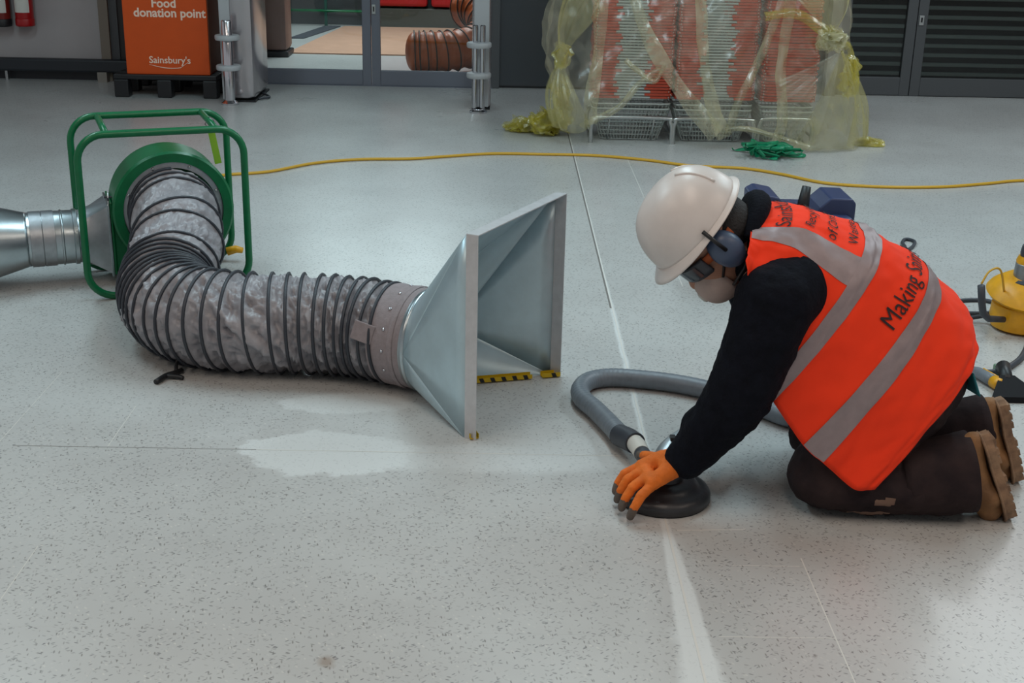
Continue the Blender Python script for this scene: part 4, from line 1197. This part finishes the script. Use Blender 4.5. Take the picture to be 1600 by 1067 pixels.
# ------------------------------------------------------------------ the worker
W = thing('person', 'kneeling worker in orange high-visibility vest and white helmet grinding the floor', 'person', (1.0, 3.1, 0))
E = Vector((0.522, 3.10, 0.675))
Hh = Vector((-0.80, -0.08, 0.60)).normalized()
Hf = Vector((-0.60, -0.04, -0.80)); Hf = (Hf - Hh * Hf.dot(Hh)).normalized()
Hs = Hf.cross(Hh).normalized()           # toward the camera side or away
if Hs.y > 0: Hs = -Hs
hp = lambda f, h, s=0.0: E + Hf * f + Hh * h + Hs * s
chains = [
    [((1.07, 3.12, 0.36), 0.145), ((0.95, 3.13, 0.46), 0.135), ((0.82, 3.13, 0.545), 0.145), ((0.72, 3.13, 0.595), 0.12), ((0.66, 3.12, 0.63), 0.075), (hp(-0.02, -0.06), 0.06)],
    [((1.06, 3.05, 0.34), 0.12), ((0.95, 3.07, 0.46), 0.115), ((0.80, 3.05, 0.54), 0.11), ((0.69, 3.0, 0.575), 0.09)],
    [((1.06, 3.20, 0.34), 0.12), ((0.95, 3.19, 0.46), 0.115), ((0.80, 3.22, 0.54), 0.11), ((0.69, 3.26, 0.575), 0.09)],
    # near arm
    [((0.70, 2.99, 0.58), 0.10), ((0.662, 2.945, 0.565), 0.098), ((0.632, 2.925, 0.475), 0.09), ((0.603, 2.915, 0.375), 0.086), ((0.555, 2.92, 0.28), 0.078), ((0.505, 2.935, 0.20), 0.062), ((0.475, 2.94, 0.158), 0.052)],
    # far arm
    [((0.70, 3.27, 0.58), 0.09), ((0.69, 3.31, 0.55), 0.088), ((0.70, 3.325, 0.42), 0.072), ((0.69, 3.31, 0.33), 0.066), ((0.635, 3.24, 0.215), 0.05), ((0.61, 3.215, 0.178), 0.043)],
    # near leg
    [((1.07, 3.06, 0.33), 0.12), ((0.96, 3.03, 0.20), 0.105), ((0.86, 3.0, 0.12), 0.098), ((0.835, 2.985, 0.098), 0.094), ((0.95, 2.968, 0.09), 0.088), ((1.06, 2.96, 0.095), 0.09), ((1.13, 2.955, 0.10), 0.088)],
    # far leg
    [((1.08, 3.2, 0.33), 0.12), ((1.0, 3.24, 0.20), 0.11), ((0.90, 3.25, 0.11), 0.095), ((0.89, 3.25, 0.095), 0.09), ((1.05, 3.22, 0.095), 0.088), ((1.18, 3.19, 0.115), 0.08), ((1.255, 3.18, 0.135), 0.078)],
    # head
    [(hp(-0.005, 0.05), 0.092), (hp(0.02, 0.0), 0.085), (hp(0.035, -0.07), 0.06), (hp(0.045, -0.095), 0.045)],
    [(hp(0.10, -0.025), 0.016), (hp(0.112, -0.045), 0.017)],
]
def body_disp(p):
    k = 0.0
    if p.z < 0.32 or p.x > 0.9:
        k = 0.010 * noise.noise(Vector((p.x * 7, p.y * 12, p.z * 16))) + 0.005 * noise.noise(p * 40)
    elif p.x < 0.72 and (p - E).length > 0.14:
        k = 0.007 * noise.noise(Vector((p.x * 10, p.y * 10, p.z * 22))) + 0.003 * noise.noise(p * 50)
    return k
def body_pick(p):
    d = p - E
    if d.length < 0.155 and d.dot(Hf) > -0.06 and d.dot(Hh) > -0.15 and p.x < 0.60: return 2
    # trousers: hips and legs
    for cx_, cz_, rx_, rz_ in ((0.965, 0.07, 0.028, 0.012), (0.93, 0.022, 0.06, 0.008)):
        if p.y < 2.95 and ((p.x - cx_) / rx_) ** 2 + ((p.z - cz_ - 0.1 * (p.x - cx_)) / rz_) ** 2 < 1 + 0.6 * noise.noise(p * 60): return 3
    if (p.x - 0.98) * 0.75 - (p.z - 0.44) * 0.65 > 0 or (p.z < 0.26 and p.x > 0.72): return 1
    return 0
body = blob('body', chains, [M_SWEATER, M_TROUSER, M_SKIN, mat('dusty_patch', srgb(124, 98, 84), 0.9)], W, 0.008, 8, body_disp, body_pick)
# vest: stations along the back (ridge point, near lower edge)
ridge = [(0.610, 3.13, 0.742), (0.757, 3.13, 0.752), (0.897, 3.13, 0.706), (0.943, 3.13, 0.684), (1.06, 3.13, 0.617), (1.10, 3.13, 0.584), (1.182, 3.13, 0.500), (1.206, 3.13, 0.455)]
lower = [(0.585, 2.94, 0.665), (0.60, 2.93, 0.56), (0.652, 2.915, 0.352), (0.675, 2.912, 0.314), (0.751, 2.892, 0.214), (0.803, 2.875, 0.172), (0.873, 2.868, 0.115), (0.930, 2.868, 0.112)]
bulge = [0.10, 0.14, 0.20, 0.20, 0.215, 0.215, 0.22, 0.21]
RS, LS = spline(ridge, 140), spline(lower, 140)
BS = spline([(b, 0, 0) for b in bulge], 140)
def vs_at(S, s):
    k = max(0.0, min(139.999, s / 7 * 140)); i = int(k)
    return S[i].lerp(S[i + 1], k - i)
def vest_raw(s, tt):
    R_, L_, b_ = vs_at(RS, s), vs_at(LS, s), vs_at(BS, s).x
    far = tt > 0
    a = abs(tt)
    if far: L_ = Vector((L_.x, 6.26 - L_.y, L_.z))
    sg = 1 if far else -1
    P0 = R_; P3 = L_
    P1 = R_ + Vector((0.0, sg * b_ * 0.95, 0.0))
    P2 = P3.lerp(R_, 0.62); P2.y = 3.13 + sg * (b_ + 0.04)
    q = 1 - a
    return P0 * q ** 3 + P1 * 3 * q * q * a + P2 * 3 * q * a * a + P3 * a ** 3
def vest_pt(s, tt, off=0.0):
    p = vest_raw(s, tt)
    e = 0.02
    du = vest_raw(min(7, s + e), tt) - vest_raw(max(0, s - e), tt)
    dv = vest_raw(s, min(1, tt + e)) - vest_raw(s, max(-1, tt - e))
    n = dv.cross(du)
    if n.length < 1e-9: n = Vector((0, 0, 1))
    n.normalize()
    c_ = Vector((0.9, 3.13, 0.4))
    if n.dot(p - c_) < 0: n = -n
    wr = 0.004 * noise.noise(Vector((s * 4 + tt * 6, tt * 14 - s * 2, 7.3))) + 0.010 * noise.noise(Vector((s * 0.9, tt * 2.6, 0.3))) + 0.006 * noise.noise(Vector((s * 2.2 + tt * 3, tt * 5.0, 3.3))) + 0.005 * math.sin(tt * 9 + s * 2.5) * max(0, abs(tt) - 0.3)
    return p + n * (wr + off)
vest = part('vest', MB().grid(lambda u, v: vest_pt(u * 7, v * 2 - 1), 90, 120), M_ORANGE, W, True, solid=0.002, label='orange high-visibility vest')
def vest_patch(name, s0, s1, t0, t1, m, off=0.003, ns=8, nt2=90, fs=None):
    return part(name, MB().grid(lambda u, v: vest_pt((fs(v)[0] if fs else s0) + ((fs(v)[1] - fs(v)[0]) if fs else (s1 - s0)) * u, t0 + (t1 - t0) * v, off), ns, nt2), m, vest, True)
vest_patch('reflective_stripe', 1.98, 2.92, -0.998, 0.998, M_REFL)
vest_patch('reflective_stripe', 3.98, 4.92, -0.998, 0.998, M_REFL)
for sg in (-1, 1):
    part('shoulder_stripe', MB().grid(lambda u, v: vest_pt(0.03 + 2.1 * u, sg * ((0.52 - 0.11 * u) + (v - 0.5) * (0.22 - 0.04 * u)), 0.0024), 40, 8), M_REFL, vest, True)
M_INK_T = M_INK
def vest_text(txt, size, s0, t0, ks, kt, bold=0.0):
    fn = lambda x, y: vest_pt(s0 - y * ks, t0 + x * kt, 0.0042)
    part('lettering', text_mb(txt, size, fn, bold, 3), M_INK, vest)
vest_text("Sainsbury's", 1.0, 0.72, -0.385, 0.40, 0.16)
vest_text('Recycling 98%', 1.0, 1.12, -0.315, 0.24, 0.105)
vest_text('of Construction', 1.0, 1.48, -0.325, 0.24, 0.105)
vest_text('Waste', 1.0, 1.84, -0.26, 0.24, 0.105)
vest_text("Making Sainsbury's Great", 1.0, 3.80, -0.55, 0.46, 0.105)

# helmet
HM = frame_m(hp(-0.005, 0.055), Hf, Hs, Hh)
def dome(u, v, sc=1.0):
    a = 2 * PI * v
    ph = u * PI / 2
    rx, ry, rz = 0.138 * sc, 0.116 * sc, 0.135 * sc
    x = rx * math.cos(a) * math.cos(ph) ** 0.75; y = ry * math.sin(a) * math.cos(ph) ** 0.75
    z = rz * math.sin(ph)
    if x > -0.2: z += 0.004 * math.exp(-(y / 0.02) ** 2) * math.sin(min(1, u * 1.4) * PI / 2)
    return HM @ Vector((x, y, z))
helmet = part('helmet', MB().grid(lambda u, v: dome(u, v), 24, 60, True), M_HAT, W, True, solid=0.003, label='white safety helmet')
def brim(u, v):
    a = 2 * PI * v
    ex = 0.012 + 0.024 * max(0, math.cos(a)) ** 1.5
    rx, ry = 0.137 + ex * u, 0.115 + (0.014 + 0.01 * max(0, math.cos(a))) * u
    return HM @ Vector((rx * math.cos(a), ry * math.sin(a), 0.004 - 0.012 * u - 0.012 * u * max(0, math.cos(a))))
part('brim', MB().grid(brim, 5, 60, True), M_HAT, helmet, True, solid=0.003)
for sg in (-1, 1):
    part('rain_ridge', MB().tube([dome(0.25 + 0.5 * k / 8, (0.5 + sg * (0.09 - 0.03 * k / 8)) % 1, 1.01) for k in range(9)], 0.004, 6), M_HAT, helmet, True)
part('harness_band', MB().grid(lambda u, v: HM @ Vector((0.108 * math.cos(2 * PI * v), 0.098 * math.sin(2 * PI * v), -0.022 + 0.025 * u)), 3, 40, True), M_BLACK, helmet, True, solid=0.002)
# hair at the nape
part('hair', MB().sphere(hp(-0.045, 0.0), (0.075, 0.082, 0.075), 20, 12), M_HAIR, W, True)
# ear defenders
for sg in (1, -1):
    em = frame_m(hp(-0.01, -0.012, sg * 0.085), Hf, Hh, Hs * sg)
    cup = part('ear_cup', MB().lathe([(0.036, -0.012), (0.043, -0.006), (0.045, 0.006), (0.042, 0.022), (0.03, 0.034), (0.008, 0.038)], 32, em @ Matrix.Diagonal((0.9, 1.2, 1, 1))), M_EAR, W, True, label='blue-grey ear defender cup')
    part('cup_cushion', MB().lathe([(0.03, -0.022), (0.042, -0.02), (0.044, -0.010), (0.036, -0.008)], 28, em @ Matrix.Diagonal((0.9, 1.2, 1, 1))), M_BLACK, cup, True)
    part('cup_arm', MB().tube([em @ Vector((0, 0.01, 0.04)), em @ Vector((0.0, 0.05, 0.045)), em @ Vector((0.0, 0.085, 0.038))], 0.005, 8), M_BLACK, cup, True)
# goggles with strap
gg = part('goggles', MB().grid(lambda u, v: hp(0.012 + 0.098 * math.cos((v - 0.5) * 2.4), -0.002 + 0.045 * (u - 0.5) + 0.006 * math.sin(PI * u), 0.098 * math.sin((v - 0.5) * 2.4)), 6, 26), M_DGREY, W, True, solid=0.012, label='dark safety goggles')
part('lens', MB().grid(lambda u, v: hp(0.012 + 0.106 * math.cos((v - 0.5) * 1.9), 0.0 + 0.034 * (u - 0.5), 0.106 * math.sin((v - 0.5) * 1.9)), 5, 22), mat('goggle_lens', srgb(58, 66, 74), 0.1), gg, True)
part('goggle_strap', MB().grid(lambda u, v: hp(0.004 + 0.097 * math.cos(v * 2 * PI), 0.005 + 0.022 * (u - 0.5), 0.096 * math.sin(v * 2 * PI)), 3, 48, True), mat('orange_strap', srgb(170, 84, 40), 0.7), gg, True, solid=0.003)
# respirator
mk = part('respirator', MB().grid(lambda u, v: hp(0.062 + 0.068 * math.cos(u * PI / 2) ** 0.6, -0.08, 0) * 0 + hp(0.045 + 0.082 * math.sin(PI / 2 * (1 - u)) ** 0.8, -0.082 + 0.062 * math.sin(2 * PI * v) * math.sin(u * PI / 2) ** 0.8, 0.06 * math.cos(2 * PI * v) * math.sin(u * PI / 2) ** 0.8), 16, 36, True), M_MASK, W, True, solid=0.003, label='pale cup respirator')
part('valve', MB().lathe([(0.016, 0.0), (0.016, 0.008), (0.01, 0.011)], 20, axis_m(hp(0.122, -0.085), Hf)), M_WHITE, mk, True)
for h0, h1 in ((-0.065, 0.03), (-0.1, -0.06)):
    for sg in (1, -1):
        part('mask_strap', MB().tube([hp(0.05, h0, sg * 0.062), hp(0.0, (h0 + h1) / 2, sg * 0.094), hp(-0.07, h1, sg * 0.06), hp(-0.10, h1, 0)], 0.004, 6), M_BLACK, mk, True)
# eyes, ears, mouth
for sg in (1, -1):
    part('eye', MB().sphere(hp(0.086, 0.0, sg * 0.032), 0.012, 14, 8), M_WHITE, W, True)
    part('ear', MB().sphere(hp(-0.01, -0.012, sg * 0.082), (0.018, 0.012, 0.028), 14, 8), M_SKIN, W, True)
part('mouth', MB().tube([hp(0.088, -0.09, -0.022), hp(0.096, -0.092, 0), hp(0.088, -0.09, 0.022)], 0.005, 8), mat('lips', srgb(150, 90, 84), 0.5), W, True)
# collar and hood of the sweater
part('collar', MB().grid(lambda u, v: Vector((0.635, 3.12, 0.655)) + (Vector((0.55, 0, 0.83)) * math.cos(2 * PI * v) * 0.085 + Vector((0, 1, 0)) * math.sin(2 * PI * v) * 0.095) * (1 + 0.15 * math.sin(PI * u) + 0.06 * noise.noise(Vector((v * 9, u * 4, 1)))) + Vector((-0.83, 0, 0.55)) * (0.07 * (u - 0.6)), 8, 40, True), M_SWEATER, W, True, solid=0.006)
part('hood_fold', MB().tube(spline([(0.60, 3.02, 0.70), (0.625, 3.07, 0.742), (0.64, 3.13, 0.76), (0.635, 3.20, 0.745), (0.62, 3.25, 0.70)], 20), [0.014 + 0.016 * math.sin(PI * k / 20) for k in range(21)], 12), M_SWEATER, W, True)
part('shirt_hem', MB().grid(lambda u, v: Vector((1.17 + 0.025 * u, 2.97 + 0.12 * v, 0.38 - 0.06 * u - 0.02 * v)), 5, 8), M_TEAL, W, True, solid=0.003, label='teal shirt hem')

def cuff(p0, p1, r0, r1):
    a, b = Vector(p0), Vector(p1)
    mm = axis_m(a, b - a)
    L = (b - a).length
    def fn(u, v):
        an = 2 * PI * v
        r = r0 + (r1 - r0) * u + 0.004 * noise.noise(Vector((u * 3, math.cos(an) * 2, math.sin(an) * 2)))
        p = mm @ Vector((r * math.cos(an), r * math.sin(an) , L * u))
        p.z = max(0.006, p.z)
        return p
    part('trouser_cuff', MB().grid(fn, 10, 40, True), M_TROUSER, W, True, solid=0.004)
cuff((1.02, 2.960, 0.098), (1.19, 2.952, 0.126), 0.082, 0.101)
cuff((1.12, 3.19, 0.110), (1.305, 3.178, 0.142), 0.078, 0.094)
# boots: toes tucked under, soles facing back
def boot(ax, ay, az, lean, label):
    dn = Vector((math.sin(lean), 0, -math.cos(lean)))      # heel to toe
    bk = Vector((math.cos(lean), 0, math.sin(lean)))       # out of the sole
    sd = Vector((0, 1, 0))
    o_ = Vector((ax, ay, az))                              # heel centre at the sole
    q = lambda l, s, h: o_ + dn * (l * 0.925) + sd * s + bk * h
    L_ = 0.25
    chains_ = [[(q(0.035, 0, -0.045), 0.036), (q(0.10, 0, -0.05), 0.036), (q(0.17, 0, -0.045), 0.038), (q(0.225, 0, -0.036), 0.034)],
               [(q(0.02, 0.0, -0.03), 0.03), (q(0.04, 0, -0.08), 0.040), (q(0.06, 0, -0.13), 0.042)],
               [(q(0.11, 0, -0.07), 0.036), (q(0.06, 0, -0.10), 0.042)],
               [(q(0.18, -0.02, -0.03), 0.03), (q(0.18, 0.02, -0.03), 0.03)]]
    b = blob('boot', chains_, M_BOOT, W, 0.006, 5, label=label)
    def wdt(l):
        return float(np.interp(l, [0, 0.01, 0.04, 0.1, 0.17, 0.22, 0.25, 0.268, 0.27], [0.012, 0.026, 0.036, 0.031, 0.047, 0.046, 0.036, 0.018, 0.006]))
    ol = [(l, wdt(l)) for l in np.linspace(0, 0.27, 26)]
    pts = [(l, s) for l, s in ol] + [(l, -s) for l, s in reversed(ol)]
    n = len(pts)
    mb = MB().add([q(l, s, -0.012) for l, s in pts] + [q(l, s * 1.02, 0.010) for l, s in pts], [tuple(range(n))[::-1], tuple(range(n, 2 * n))] + [(i, (i + 1) % n, n + (i + 1) % n, n + i) for i in range(n)])
    so = part('sole', mb, M_SOLE, b)
    for k in range(9):
        l = 0.022 + k * 0.028
        if 0.09 < l < 0.115: continue
        w_ = wdt(l) * 0.86
        part('tread_lug', MB().add([q(l + dl, s, h) for h in (0.009, 0.018) for dl in (-0.009, 0.009) for s in (-w_, w_)], [(0, 1, 3, 2), (4, 6, 7, 5), (0, 4, 5, 1), (1, 5, 7, 3), (3, 7, 6, 2), (2, 6, 4, 0)]), M_SOLE, so)
    part('welt', MB().tube([q(l, s * 1.02, -0.012) for l, s in pts], 0.004, 6, closed=True), M_SOLE, b, True)
    for k in range(4):
        part('lace', MB().tube([q(0.13 + 0.02 * k, -0.026, -0.078 + 0.004 * k), q(0.135 + 0.02 * k, 0, -0.088 + 0.006 * k), q(0.13 + 0.02 * k, 0.026, -0.078 + 0.004 * k)], 0.003, 6), M_DGREY, b, True)
boot(1.208, 2.948, 0.233, math.radians(22), 'tan work boot nearer the camera')
boot(1.325, 3.17, 0.236, math.radians(18), 'tan work boot farther from the camera')

# gloved hands
def glove(label, wrist, fingers, thumb, palm):
    chains_ = [[(wrist, 0.034), (palm[0], 0.026), (palm[1], 0.02)], [(wrist, 0.034), (palm[2], 0.025), (palm[3], 0.02)], [(palm[1], 0.019), (palm[3], 0.019)], [(palm[0], 0.024), (palm[2], 0.024)]]
    for f in fingers: chains_.append([(f[0], 0.0138), (f[1], 0.013), (f[2], 0.012), (f[3], 0.011)])
    chains_.append([(thumb[0], 0.017), (thumb[1], 0.0135), (thumb[2], 0.0115)])
    tips = [Vector(f[3]) for f in fingers] + [Vector(thumb[2])]
    mids = [Vector(f[2]) for f in fingers]
    def pick(p):
        if any((p - t_).length < 0.024 for t_ in tips): return 1
        return 0
    return blob('glove', chains_, [M_GLOVE, M_GLOVEG], W, 0.0036, 4, lambda p: 0.0012 * noise.noise(p * 90), pick, label)
knu = [(0.365, 2.997, 0.1), (0.37, 2.970, 0.102), (0.379, 2.940, 0.1), (0.392, 2.910, 0.094)]
mid = [(0.330, 2.995, 0.082), (0.334, 2.958, 0.084), (0.344, 2.922, 0.080), (0.362, 2.888, 0.074)]
mi2 = [(0.314, 2.993, 0.055), (0.318, 2.953, 0.055), (0.326, 2.914, 0.053), (0.346, 2.878, 0.048)]
tip = [(0.309, 2.991, 0.035), (0.311, 2.952, 0.031), (0.318, 2.912, 0.029), (0.336, 2.873, 0.024)]
glove('orange rubber-palmed glove on the grinder', (0.468, 2.942, 0.148), list(zip(knu, mid, mi2, tip)),
      ((0.425, 3.0, 0.122), (0.395, 3.055, 0.105), (0.378, 3.095, 0.09)), [(0.425, 2.985, 0.128), (0.375, 2.992, 0.105), (0.435, 2.93, 0.124), (0.392, 2.915, 0.098)])
# far hand round the motor body
fk = [(0.515, 3.115, 0.15), (0.525, 3.138, 0.152), (0.537, 3.160, 0.154), (0.55, 3.18, 0.155)]
glove('orange glove holding the grinder motor', (0.612, 3.22, 0.178),
      [((a, b, c), (a - 0.02, b + 0.008, c - 0.012), (a - 0.03, b + 0.014, c - 0.034), (a - 0.024, b + 0.012, c - 0.054)) for a, b, c in fk],
      ((0.59, 3.16, 0.155), (0.585, 3.125, 0.13), (0.57, 3.10, 0.112)), [(0.575, 3.165, 0.168), (0.525, 3.122, 0.153), (0.59, 3.205, 0.17), (0.555, 3.18, 0.157)])
